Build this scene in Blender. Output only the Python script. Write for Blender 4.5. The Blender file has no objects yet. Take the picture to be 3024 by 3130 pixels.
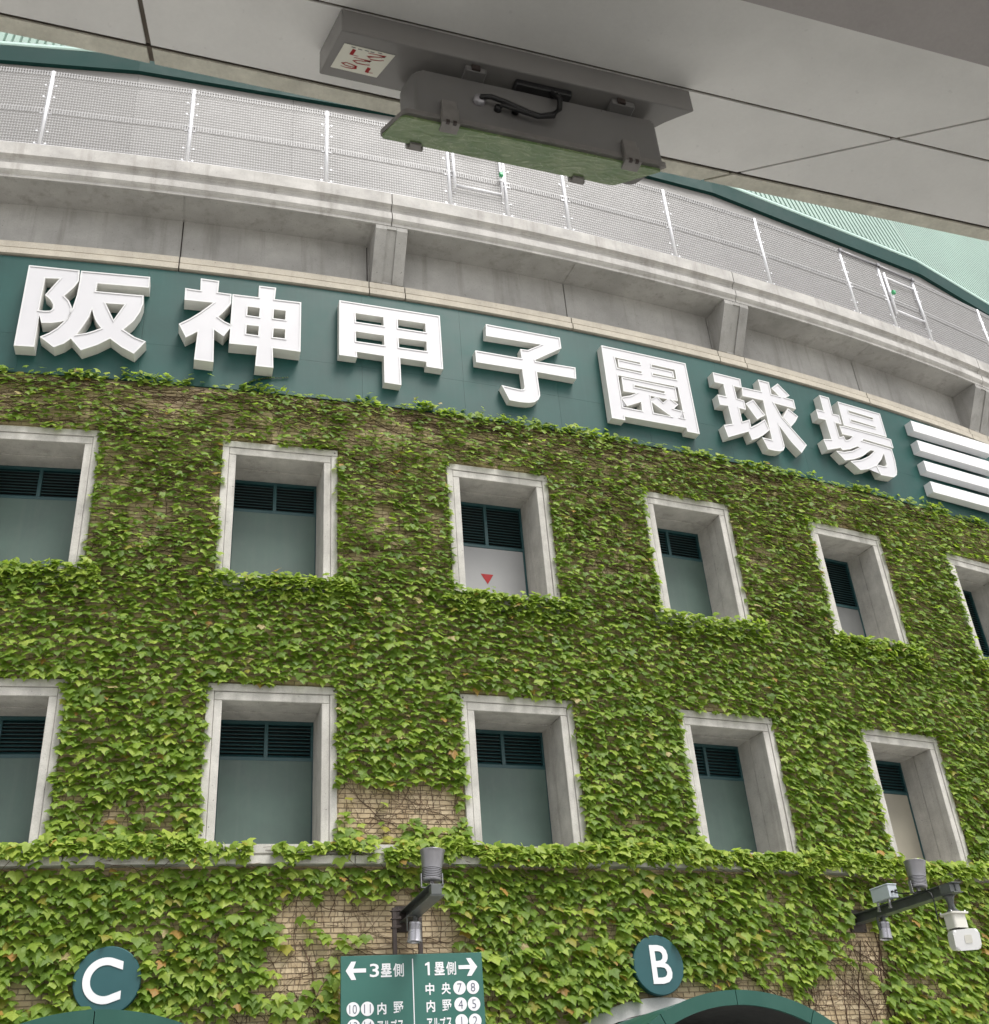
import bpy, bmesh, math, random
import numpy as np
from mathutils import Matrix, Vector
from mathutils.geometry import tessellate_polygon

random.seed(7)
RNG = np.random.default_rng(11)
S = bpy.context.scene
COL = S.collection
rad = math.radians

# ------------------------------------------------------------------ camera
cd = bpy.data.cameras.new('camera')
cam = bpy.data.objects.new('camera', cd)
COL.objects.link(cam)
cr = Vector((0.965508, -0.250543, -0.070864))
cu = Vector((-0.074477, -0.526542, 0.846881))
cf = Vector((0.249493, 0.812392, 0.527040))
cam.matrix_world = Matrix(((cr.x, cu.x, -cf.x, 0), (cr.y, cu.y, -cf.y, 0), (cr.z, cu.z, -cf.z, 1.6), (0, 0, 0, 1)))
cd.sensor_fit = 'HORIZONTAL'
cd.sensor_width = 36.0
cd.lens = 36.0 * 3494.95 / 3024
cd.shift_y = (1474.9 - 1565.0) / 3024
cd.clip_start = 0.05
cd.clip_end = 2000
cd.dof.use_dof = True
cd.dof.focus_distance = 19.0
cd.dof.aperture_fstop = 14.0
S.camera = cam

# ------------------------------------------------------------------ sky, sun, exposure
wd = bpy.data.worlds.new('World')
S.world = wd
wd.use_nodes = True
wn = wd.node_tree
for n in list(wn.nodes):
    wn.nodes.remove(n)
SUN_EL, SUN_AZ = rad(62), rad(150)          # azimuth measured clockwise from +Y (towards the wall)
sky = wn.nodes.new('ShaderNodeTexSky')
sky.sky_type = 'NISHITA'
sky.sun_disc = False
sky.sun_elevation = SUN_EL
sky.sun_rotation = SUN_AZ
sky.air_density = 1.0
sky.dust_density = 4.0
hs = wn.nodes.new('ShaderNodeHueSaturation')
hs.inputs['Saturation'].default_value = 0.10     # overcast: the blue is washed out by cloud
bgn = wn.nodes.new('ShaderNodeBackground')
bgn.inputs['Strength'].default_value = 0.108
won = wn.nodes.new('ShaderNodeOutputWorld')
wn.links.new(sky.outputs[0], hs.inputs['Color'])
wn.links.new(hs.outputs[0], bgn.inputs[0])
wn.links.new(bgn.outputs[0], won.inputs[0])
sl = bpy.data.lights.new('sun', 'SUN')
sl.energy = 1.5
sl.angle = rad(22)
sl.color = (1.0, 0.965, 0.91)
sun = bpy.data.objects.new('sun', sl)
COL.objects.link(sun)
sdir = Vector((math.sin(SUN_AZ) * math.cos(SUN_EL), math.cos(SUN_AZ) * math.cos(SUN_EL), math.sin(SUN_EL)))
sun.rotation_euler = sdir.to_track_quat('Z', 'Y').to_euler()
sun.location = (0, -10, 40)
S.view_settings.view_transform = 'Standard'
S.view_settings.look = 'None'
S.view_settings.gamma = 1.0
S.view_settings.use_curve_mapping = False
S.view_settings.exposure = 1.22
S.render.engine = 'CYCLES'
S.cycles.max_bounces = 8
S.cycles.diffuse_bounces = 4

# ------------------------------------------------------------------ glyph meshes (made while the scene is still small)
GLYPH = {}


def glyph(ch, bold=0.0):
    key = (ch, bold)
    if key in GLYPH:
        return GLYPH[key]
    c = bpy.data.curves.new('glyph', 'FONT')
    c.body = ch
    c.offset = bold
    c.resolution_u = 3
    o = bpy.data.objects.new('glyph', c)
    COL.objects.link(o)
    dg = bpy.context.evaluated_depsgraph_get()
    m = bpy.data.meshes.new_from_object(o.evaluated_get(dg))
    co = np.empty(len(m.vertices) * 3)
    m.vertices.foreach_get('co', co)
    co = co.reshape(-1, 3)
    faces = [tuple(p.vertices) for p in m.polygons]
    bpy.data.objects.remove(o)
    bpy.data.meshes.remove(m)
    GLYPH[key] = (co, faces)
    return GLYPH[key]


for ch in '塁側中央内野アルプ':
    glyph(ch, 0.024)
    glyph(ch, 0.011)
glyph('ス', 0.024)
for ch in '31':
    glyph(ch, 0.012)
for ch in ('7', '8', '4', '5', '1', '2', '10', '11', '13', '14'):
    glyph(ch, -0.012)
glyph('B', 0.012)

# ------------------------------------------------------------------ layout of the stadium wall
R, D = 63.7774, 17.25            # radius of the outer wall, distance of its nearest point


def W(u, h, off=0.0):
    """point of the wall: u metres along the arc, h above ground, off metres out from it"""
    t = u / R
    r = R + off
    return Vector((r * math.sin(t), D + R - r * math.cos(t), h))


def frame(u, h, off=0.0):
    """local frame on the wall: x along, y up, z out"""
    t = u / R
    x = Vector((math.cos(t), math.sin(t), 0))
    z = Vector((math.sin(t), -math.cos(t), 0))
    y = Vector((0, 0, 1))
    p = W(u, h, off)
    return Matrix(((x.x, y.x, z.x, p.x), (x.y, y.y, z.y, p.y), (x.z, y.z, z.z, p.z), (0, 0, 0, 1)))


# ------------------------------------------------------------------ object helpers
WM = {}


def tag(o, label=None, cat=None, group=None, kind=None):
    if label:
        o['label'] = label
    if cat:
        o['category'] = cat
    if group:
        o['group'] = group
    if kind:
        o['kind'] = kind
    return o


def put(o, M, parent=None):
    COL.objects.link(o)
    if parent is not None:
        o.parent = parent
        o.matrix_local = WM[parent.name].inverted() @ M
    else:
        o.matrix_world = M
    WM[o.name] = M.copy()
    return o


def empty(name, M, label, cat, group=None):
    o = bpy.data.objects.new(name, None)
    o.empty_display_size = 0.2
    put(o, M)
    return tag(o, label, cat, group)


def mesh_obj(name, me, M, parent=None, **k):
    o = bpy.data.objects.new(name, me)
    put(o, M, parent)
    return tag(o, **k)


def fin(bm, mats, name='mesh', smooth=False):
    me = bpy.data.meshes.new(name)
    bm.normal_update()
    bm.to_mesh(me)
    bm.free()
    for m in (mats if isinstance(mats, (list, tuple)) else [mats]):
        me.materials.append(m)
    if smooth:
        me.polygons.foreach_set('use_smooth', [True] * len(me.polygons))
    return me


def box(bm, x0, x1, y0, y1, z0, z1, mi=0, bev=0.0, M=None):
    vs = [bm.verts.new((x, y, z)) for z in (z0, z1) for y in (y0, y1) for x in (x0, x1)]
    fs = [bm.faces.new([vs[i] for i in q]) for q in ((0, 2, 3, 1), (4, 5, 7, 6), (0, 1, 5, 4), (2, 6, 7, 3), (0, 4, 6, 2), (1, 3, 7, 5))]
    for f in fs:
        f.material_index = mi
    if bev > 0:
        ed = list({e for f in fs for e in f.edges})
        r = bmesh.ops.bevel(bm, geom=ed, offset=bev, segments=1, affect='EDGES', profile=0.5)
        for f in r['faces']:
            f.material_index = mi
        if M is not None:
            allv = list({v for f in r['faces'] for v in f.verts} | {v for v in vs if v.is_valid})
            bmesh.ops.transform(bm, matrix=M, verts=allv)
    elif M is not None:
        bmesh.ops.transform(bm, matrix=M, verts=vs)


def prism(bm, poly, z0, z1, mi=0, top=True, bottom=True):
    """extrude a polygon (list of x,y counter-clockwise) from z0 to z1"""
    n = len(poly)
    a = [bm.verts.new((p[0], p[1], z0)) for p in poly]
    b = [bm.verts.new((p[0], p[1], z1)) for p in poly]
    fs = []
    for i in range(n):
        j = (i + 1) % n
        fs.append(bm.faces.new((a[i], a[j], b[j], b[i])))
    if top:
        fs.append(bm.faces.new(b))
    if bottom:
        fs.append(bm.faces.new(a[::-1]))
    for f in fs:
        f.material_index = mi


def tube(bm, pts, r, n=8, mi=0, caps=True):
    pts = [Vector(p) for p in pts]
    rings = []
    for i, p in enumerate(pts):
        d = (pts[min(i + 1, len(pts) - 1)] - pts[max(i - 1, 0)]).normalized()
        up = Vector((0, 0, 1)) if abs(d.z) < 0.9 else Vector((1, 0, 0))
        a = d.cross(up).normalized()
        b = d.cross(a).normalized()
        rr = r[i] if isinstance(r, (list, tuple)) else r
        rings.append([bm.verts.new(p + (a * math.cos(2 * math.pi * k / n) + b * math.sin(2 * math.pi * k / n)) * rr) for k in range(n)])
    for i in range(len(rings) - 1):
        for k in range(n):
            f = bm.faces.new((rings[i][k], rings[i + 1][k], rings[i + 1][(k + 1) % n], rings[i][(k + 1) % n]))
            f.material_index = mi
            f.smooth = True
    if caps:
        for q in (rings[0], rings[-1][::-1]):
            f = bm.faces.new(q)
            f.material_index = mi


def lathe(bm, prof, n=28, M=None, mi=0, smooth=True):
    """prof: list of (radius, z); revolves about z"""
    rings = []
    for r, z in prof:
        ring = []
        for k in range(n):
            a = 2 * math.pi * k / n
            v = Vector((max(r, 1e-4) * math.cos(a), max(r, 1e-4) * math.sin(a), z))
            ring.append(bm.verts.new(M @ v if M is not None else v))
        rings.append(ring)
    for i in range(len(rings) - 1):
        for k in range(n):
            f = bm.faces.new((rings[i][k], rings[i][(k + 1) % n], rings[i + 1][(k + 1) % n], rings[i + 1][k]))
            f.material_index = mi
            f.smooth = smooth


def round_poly(poly, r, seg=4):
    out = []
    n = len(poly)
    for i in range(n):
        p, a, b = Vector(poly[i]), Vector(poly[i - 1]), Vector(poly[(i + 1) % n])
        d1, d2 = (a - p), (b - p)
        rr = min(r, d1.length * .45, d2.length * .45)
        q1, q2 = p + d1.normalized() * rr, p + d2.normalized() * rr
        for k in range(seg + 1):
            t = k / seg
            out.append(tuple(q1 * (1 - t) ** 2 + p * 2 * t * (1 - t) + q2 * t ** 2))
    return out


def np_mesh(name, V, F, mats, attrs=None, smooth=False, fmat=None):
    """fast mesh from vertex array and an (n,3) or (n,4) face array"""
    me = bpy.data.meshes.new(name)
    F = np.asarray(F)
    k = F.shape[1]
    me.vertices.add(len(V))
    me.vertices.foreach_set('co', np.asarray(V, np.float32).ravel())
    me.loops.add(F.size)
    me.loops.foreach_set('vertex_index', F.astype(np.int32).ravel())
    me.polygons.add(len(F))
    me.polygons.foreach_set('loop_start', np.arange(0, F.size, k, dtype=np.int32))
    me.polygons.foreach_set('loop_total', np.full(len(F), k, np.int32))
    if fmat is not None:
        me.polygons.foreach_set('material_index', np.asarray(fmat, np.int32))
    me.polygons.foreach_set('use_smooth', np.full(len(F), smooth, bool))
    for m in mats:
        me.materials.append(m)
    if attrs:
        for an, val in attrs.items():
            val = np.asarray(val, np.float32)
            if val.ndim == 1:
                at = me.attributes.new(an, 'FLOAT', 'POINT')
                at.data.foreach_set('value', val)
            else:
                at = me.attributes.new(an, 'FLOAT_COLOR', 'POINT')
                at.data.foreach_set('color', val.ravel())
    me.update(calc_edges=True)
    me.validate()
    return me


def sweep(prof, u0, u1, du=0.45, closed=True, bulge=None):
    """profile [(off, h)...] swept along the wall from u0 to u1, in world coordinates"""
    bm = bmesh.new()
    n = max(2, int(math.ceil((u1 - u0) / du)) + 1)
    rings = []
    for i in range(n):
        u = u0 + (u1 - u0) * i / (n - 1)
        rings.append([bm.verts.new(W(u, h, o)) for o, h in prof])
    m = len(prof)
    for i in range(n - 1):
        for k in range(m if closed else m - 1):
            l = (k + 1) % m
            bm.faces.new((rings[i][k], rings[i + 1][k], rings[i + 1][l], rings[i][l]))
    if closed:
        bm.faces.new(rings[0][::-1])
        bm.faces.new(rings[-1])
    bmesh.ops.recalc_face_normals(bm, faces=bm.faces)
    return bm


def rebase(bm, M):
    bmesh.ops.transform(bm, matrix=M.inverted(), verts=bm.verts)
    return bm


# ------------------------------------------------------------------ materials
def lin(r, g, b):
    f = lambda c: ((c / 255 + 0.055) / 1.055) ** 2.4 if c > 10 else c / 255 / 12.92
    return (f(r), f(g), f(b))


class NT:
    def __init__(s, name):
        s.m = bpy.data.materials.new(name)
        s.m.use_nodes = True
        s.t = s.m.node_tree
        s.b = s.t.nodes['Principled BSDF']
        s.pos = s.t.nodes.new('ShaderNodeNewGeometry').outputs['Position']

    def n(s, typ, **k):
        x = s.t.nodes.new(typ)
        for a, v in k.items():
            setattr(x, a, v)
        return x

    def l(s, a, b):
        s.t.links.new(a, b)

    def noise(s, scale, detail=5, rough=.6, vec=None, stretch=None):
        x = s.n('ShaderNodeTexNoise')
        x.inputs['Scale'].default_value = scale
        x.inputs['Detail'].default_value = detail
        x.inputs['Roughness'].default_value = rough
        v = vec or s.pos
        if stretch:
            mp = s.n('ShaderNodeMapping')
            mp.inputs['Scale'].default_value = stretch
            s.l(v, mp.inputs['Vector'])
            v = mp.outputs[0]
        s.l(v, x.inputs['Vector'])
        return x.outputs['Fac']

    def ramp(s, fac, lo, hi, a=0.0, b=1.0):
        x = s.n('ShaderNodeMapRange')
        x.inputs['From Min'].default_value = lo
        x.inputs['From Max'].default_value = hi
        x.inputs['To Min'].default_value = a
        x.inputs['To Max'].default_value = b
        s.l(fac, x.inputs['Value'])
        return x.outputs[0]

    def mix(s, fac, a, b, mode='MIX'):
        x = s.n('ShaderNodeMix', data_type='RGBA', blend_type=mode)
        for sock, v in ((x.inputs[0], fac), (x.inputs[6], a), (x.inputs[7], b)):
            if isinstance(v, (int, float)):
                sock.default_value = v
            elif isinstance(v, tuple):
                sock.default_value = (*v[:3], 1)
            else:
                s.l(v, sock)
        return x.outputs[2]

    def bump(s, h, strength, dist=0.01):
        x = s.n('ShaderNodeBump')
        x.inputs['Strength'].default_value = strength
        x.inputs['Distance'].default_value = dist
        s.l(h, x.inputs['Height'])
        s.l(x.outputs[0], s.b.inputs['Normal'])

    def done(s, col, rough=.7, metal=0.0, spec=.5):
        if isinstance(col, tuple):
            s.b.inputs['Base Color'].default_value = (*col[:3], 1)
        else:
            s.l(col, s.b.inputs['Base Color'])
        if isinstance(rough, (int, float)):
            s.b.inputs['Roughness'].default_value = rough
        else:
            s.l(rough, s.b.inputs['Roughness'])
        s.b.inputs['Metallic'].default_value = metal
        s.b.inputs['Specular IOR Level'].default_value = spec
        return s.m


def concrete(name, base, var=.25, streak=.25, pore=.5, scale=1.2, rough=.85, stain=(.10, .085, .07), grain=.25, bmp=.25):
    t = NT(name)
    big = t.noise(scale, 6, .62)
    col = t.mix(t.ramp(big, .3, .7), tuple(c * (1 - var) for c in base), tuple(min(.9, c * (1 + var * .6)) for c in base))
    st = t.noise(5.0, 4, .6, stretch=(1, 1, .07))
    col = t.mix(t.ramp(st, .52, .78, 0, streak), col, stain)
    fine = t.noise(60, 3, .7)
    col = t.mix(t.ramp(fine, .25, .75, 0, grain), tuple(c * .7 for c in base), col) if False else t.mix(grain, col, t.mix(t.ramp(fine, .3, .7), tuple(c * .55 for c in base), tuple(min(.9, c * 1.25) for c in base)))
    pr = t.noise(28, 2, .5)
    col = t.mix(t.ramp(pr, .70, .76, 0, pore), col, tuple(c * .25 for c in base))
    t.bump(fine, bmp, .004)
    return t.done(col, rough, 0, .3)


def paint(name, base, rough=.4, var=.08, scale=2.0, dirt=0.0, dirtcol=(.08, .07, .05), bmp=0.0, metal=0.0, spec=.5, streak=0.0):
    t = NT(name)
    col = t.mix(t.ramp(t.noise(scale, 5, .6), .3, .7), tuple(c * (1 - var) for c in base), tuple(min(.92, c * (1 + var)) for c in base))
    if dirt:
        col = t.mix(t.ramp(t.noise(scale * 3.1, 6, .7), .5, .8, 0, dirt), col, dirtcol)
    if streak:
        col = t.mix(t.ramp(t.noise(9, 4, .6, stretch=(1, 1, .06)), .5, .8, 0, streak), col, dirtcol)
    if bmp:
        t.bump(t.noise(45, 3, .6), bmp, .002)
    return t.done(col, t.ramp(t.noise(scale * 2, 3), .2, .8, rough * .8, min(1, rough * 1.25)), metal, spec)


M_WINCON = concrete('window_concrete', (.455, .44, .41), var=.34, streak=.6, pore=.8, scale=2.4, stain=(.13, .118, .10), grain=.32, bmp=.45)
M_WALLCON = concrete('gallery_concrete', (.30, .293, .28), var=.36, streak=.62, pore=.75, scale=.8, stain=(.11, .10, .088))
M_LEDGE = concrete('ledge_concrete', (.42, .385, .325), var=.2, streak=.35, pore=.7, scale=2.2, stain=(.2, .17, .13), grain=.3)
M_PARAPET = concrete('parapet_concrete', (.405, .392, .375), var=.32, streak=.68, pore=.45, scale=1.9, stain=(.16, .145, .125))
M_SOFFIT = concrete('deck_soffit_paint', (.80, .79, .77), var=.11, streak=.0, pore=.12, scale=1.6, grain=.05, bmp=.05)
M_EDGE = concrete('deck_edge_concrete', (.66, .64, .55), var=.25, streak=.3, pore=.2, scale=7, stain=(.36, .37, .27), grain=.2)
M_DARKBEAM = concrete('cross_beam_concrete', (.38, .355, .35), var=.12, streak=.1, pore=.1, scale=1.2, grain=.1)
M_GROUND = concrete('paving', (.50, .49, .47), var=.15, streak=0, pore=.1, scale=.4)
M_MORTAR = concrete('mortar', (.29, .235, .165), var=.3, streak=.3, pore=.3, scale=2.0, stain=(.08, .06, .04))
M_GROOVE = paint('joint_filler', (.035, .026, .022), .9)
M_JOINT = paint('deck_joint_sealant', (.15, .125, .10), .8, .2, 8)
M_UPWALL2 = paint('upper_stand_dado', (.125, .12, .117), .6, .08, .6)
M_UPWALL = paint('upper_stand_cladding', (.185, .178, .172), .55, .05, .5, dirt=.1, dirtcol=(.3, .28, .26))
M_TRIM = paint('eave_green_paint', (.004, .034, .030), .6, .12, .6, spec=.2)
M_FLASH = paint('flashing_mint', (.42, .57, .52), .35, .06, 1.0)
M_ROOF = paint('roof_mint_sheet', (.225, .325, .278), .38, .10, .35, dirt=.2, dirtcol=(.18, .25, .22))
M_BOARD = paint('sign_board_green', (.004, .047, .041), .46, .2, .9, dirt=.25, dirtcol=(.016, .066, .06), streak=.3, bmp=.15, spec=.35)
M_LETTER = paint('letter_white_panel', (.47, .465, .485), .35, .025, .8)
M_RIM = paint('letter_white_rim', (.53, .53, .535), .35, .02, 1.5)
M_SIDE = paint('letter_white_return', (.60, .595, .565), .4, .05, 2.5, dirt=.22, dirtcol=(.42, .41, .36))
M_GLOSSW = paint('stripe_gloss_white', (.66, .66, .675), .12, .02, 1.2)
M_LOUVRE = paint('louvre_teal', (.012, .055, .060), .45, .1, 3.0, dirt=.1, dirtcol=(.03, .07, .07))
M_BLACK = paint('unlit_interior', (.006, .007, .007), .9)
M_PANEL = paint('shutter_grey_green', (.060, .098, .082), .5, .22, 1.1, dirt=.3, dirtcol=(.095, .13, .112), bmp=.1, streak=.4)
M_PANELW = paint('shutter_pale_grey', (.26, .26, .26), .5, .08, 1.2, dirt=.1, dirtcol=(.3, .3, .3))
M_PANELB = paint('shutter_beige', (.27, .25, .20), .5, .10, 1.2)
M_PANELG = paint('shutter_mid_grey', (.145, .148, .145), .45, .14, 1.2, dirt=.15, dirtcol=(.2, .19, .175))
M_RED = paint('red_marker', (.30, .004, .006), .7, .03)
M_GALV = paint('galvanised_post', (.66, .66, .69), .38, .06, 6.0, metal=.15)
M_WIRE = paint('galvanised_wire', (.36, .355, .36), .5, .06, 6.0)
M_LOCK = paint('green_lock', (.05, .33, .14), .4, .1)
M_DISC = paint('gate_disc_green', (.012, .070, .078), .42, .08, 2.0)
M_WHITE = paint('white_lettering', (.66, .66, .68), .4, .02)
M_SIGN = paint('direction_sign_green', (.024, .108, .088), .42, .05, 1.5)
M_NUM = paint('number_ink', (.065, .075, .12), .5, .05)
M_POST = paint('sign_post_brown', (.030, .020, .017), .6, .3, 6)
M_BEAM = paint('steel_beam_grey', (.075, .082, .080), .38, .2, 5.0, dirt=.25, dirtcol=(.12, .12, .115))
M_LAMP = paint('lamp_silver', (.24, .235, .25), .32, .06, 4.0, metal=.55)
M_LAMPD = paint('lamp_dark', (.03, .03, .035), .5, .1)
M_ALU = paint('bright_aluminium', (.42, .41, .44), .3, .06, 4.0, metal=.6)
M_JBOX = paint('junction_box_grey', (.42, .46, .50), .4, .04)
M_SENS = paint('sensor_ivory', (.52, .51, .46), .4, .03)
M_SENSW = paint('sensor_white', (.62, .62, .62), .35, .02)
M_CABLE = paint('black_cable', (.008, .008, .009), .45, .1)
M_CANOPY = paint('canopy_green', (.016, .068, .053), .42, .08, 1.2, dirt=.15, dirtcol=(.04, .10, .082), spec=.35, streak=.15)
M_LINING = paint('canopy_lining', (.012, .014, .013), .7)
M_ARCH = concrete('entrance_arch_concrete', (.45, .44, .435), var=.14, streak=.15, pore=.15, scale=1.8, stain=(.3, .29, .27))
M_FIX = paint('fixture_grey_paint', (.15, .146, .142), .33, .06, 5.0, dirt=.15, dirtcol=(.15, .12, .09))
M_TRAY = paint('fixture_tray_paint', (.19, .183, .176), .22, .05, 5.0, dirt=.1, dirtcol=(.18, .14, .10))
M_CLIP = paint('clip_steel', (.20, .19, .18), .45, .15, 30, dirt=.2, dirtcol=(.12, .075, .05), metal=.3)
M_PAPER = paint('label_paper', (.70, .69, .60), .5, .03)
M_STEM = paint('vine_bark', (.085, .048, .030), .85, .35, 8)


def brick_mat():
    t = NT('brick_face')
    at = t.n('ShaderNodeAttribute', attribute_name='rnd')
    a = t.mix(at.outputs['Fac'], (.36, .275, .17), (.50, .41, .275))
    a = t.mix(t.ramp(t.noise(1.1, 5, .6), .42, .72, 0, .45), a, (.42, .35, .24))
    a = t.mix(t.ramp(t.noise(26, 4, .7), .35, .8, 0, .5), a, (.23, .155, .085))
    a = t.mix(t.ramp(t.noise(2.3, 5, .7), .55, .8, 0, .5), a, (.14, .10, .07))
    t.bump(t.noise(90, 3, .7), .35, .004)
    return t.done(a, .85, 0, .3)


M_BRICK = brick_mat()


def leaf_mat():
    t = NT('ivy_leaf')
    at = t.n('ShaderNodeAttribute', attribute_name='tint')
    col = t.mix(t.ramp(t.noise(38, 2, .5), .3, .7, 0, .35), at.outputs['Color'], (.15, .23, .04))
    t.done(col, .5, 0, .25)
    tr = t.n('ShaderNodeBsdfTranslucent')
    t.l(t.mix(.7, col, (.42, .60, .06)), tr.inputs['Color'])
    ms = t.n('ShaderNodeMixShader')
    ms.inputs[0].default_value = .46
    t.l(t.b.outputs[0], ms.inputs[1])
    t.l(tr.outputs[0], ms.inputs[2])
    t.l(ms.outputs[0], t.t.nodes['Material Output'].inputs['Surface'])
    return t.m


M_LEAF = leaf_mat()


def glass_mat():
    """prismatic cover, its reflections painted in as mottled green and pale ripples"""
    t = NT('fixture_cover_glass')
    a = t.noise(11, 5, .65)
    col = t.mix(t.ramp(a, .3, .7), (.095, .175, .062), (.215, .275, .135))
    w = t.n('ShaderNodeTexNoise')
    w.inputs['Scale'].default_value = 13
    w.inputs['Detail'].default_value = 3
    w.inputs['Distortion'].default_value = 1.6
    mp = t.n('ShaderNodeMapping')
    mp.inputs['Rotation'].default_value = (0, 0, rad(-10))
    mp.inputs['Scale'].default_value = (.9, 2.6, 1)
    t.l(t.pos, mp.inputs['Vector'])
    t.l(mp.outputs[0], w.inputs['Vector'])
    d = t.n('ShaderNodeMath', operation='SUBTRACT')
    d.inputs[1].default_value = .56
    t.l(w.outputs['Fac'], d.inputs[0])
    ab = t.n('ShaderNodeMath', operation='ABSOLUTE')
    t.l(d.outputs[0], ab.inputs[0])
    col = t.mix(t.ramp(ab.outputs[0], .0, .022, .55, 0), col, (.40, .45, .30))  # pale ripples coloured in where the cover would mirror bright patches
    t.bump(w.outputs['Fac'], .4, .006)
    return t.done(col, .16, 0, .8)


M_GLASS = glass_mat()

# ------------------------------------------------------------------ ground
bm = bmesh.new()
box(bm, -400, 400, -400, 400, -.5, 0)
tag(mesh_obj('ground', fin(bm, M_GROUND), Matrix()), kind='structure', label='grey paved forecourt below the stadium wall')

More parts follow.
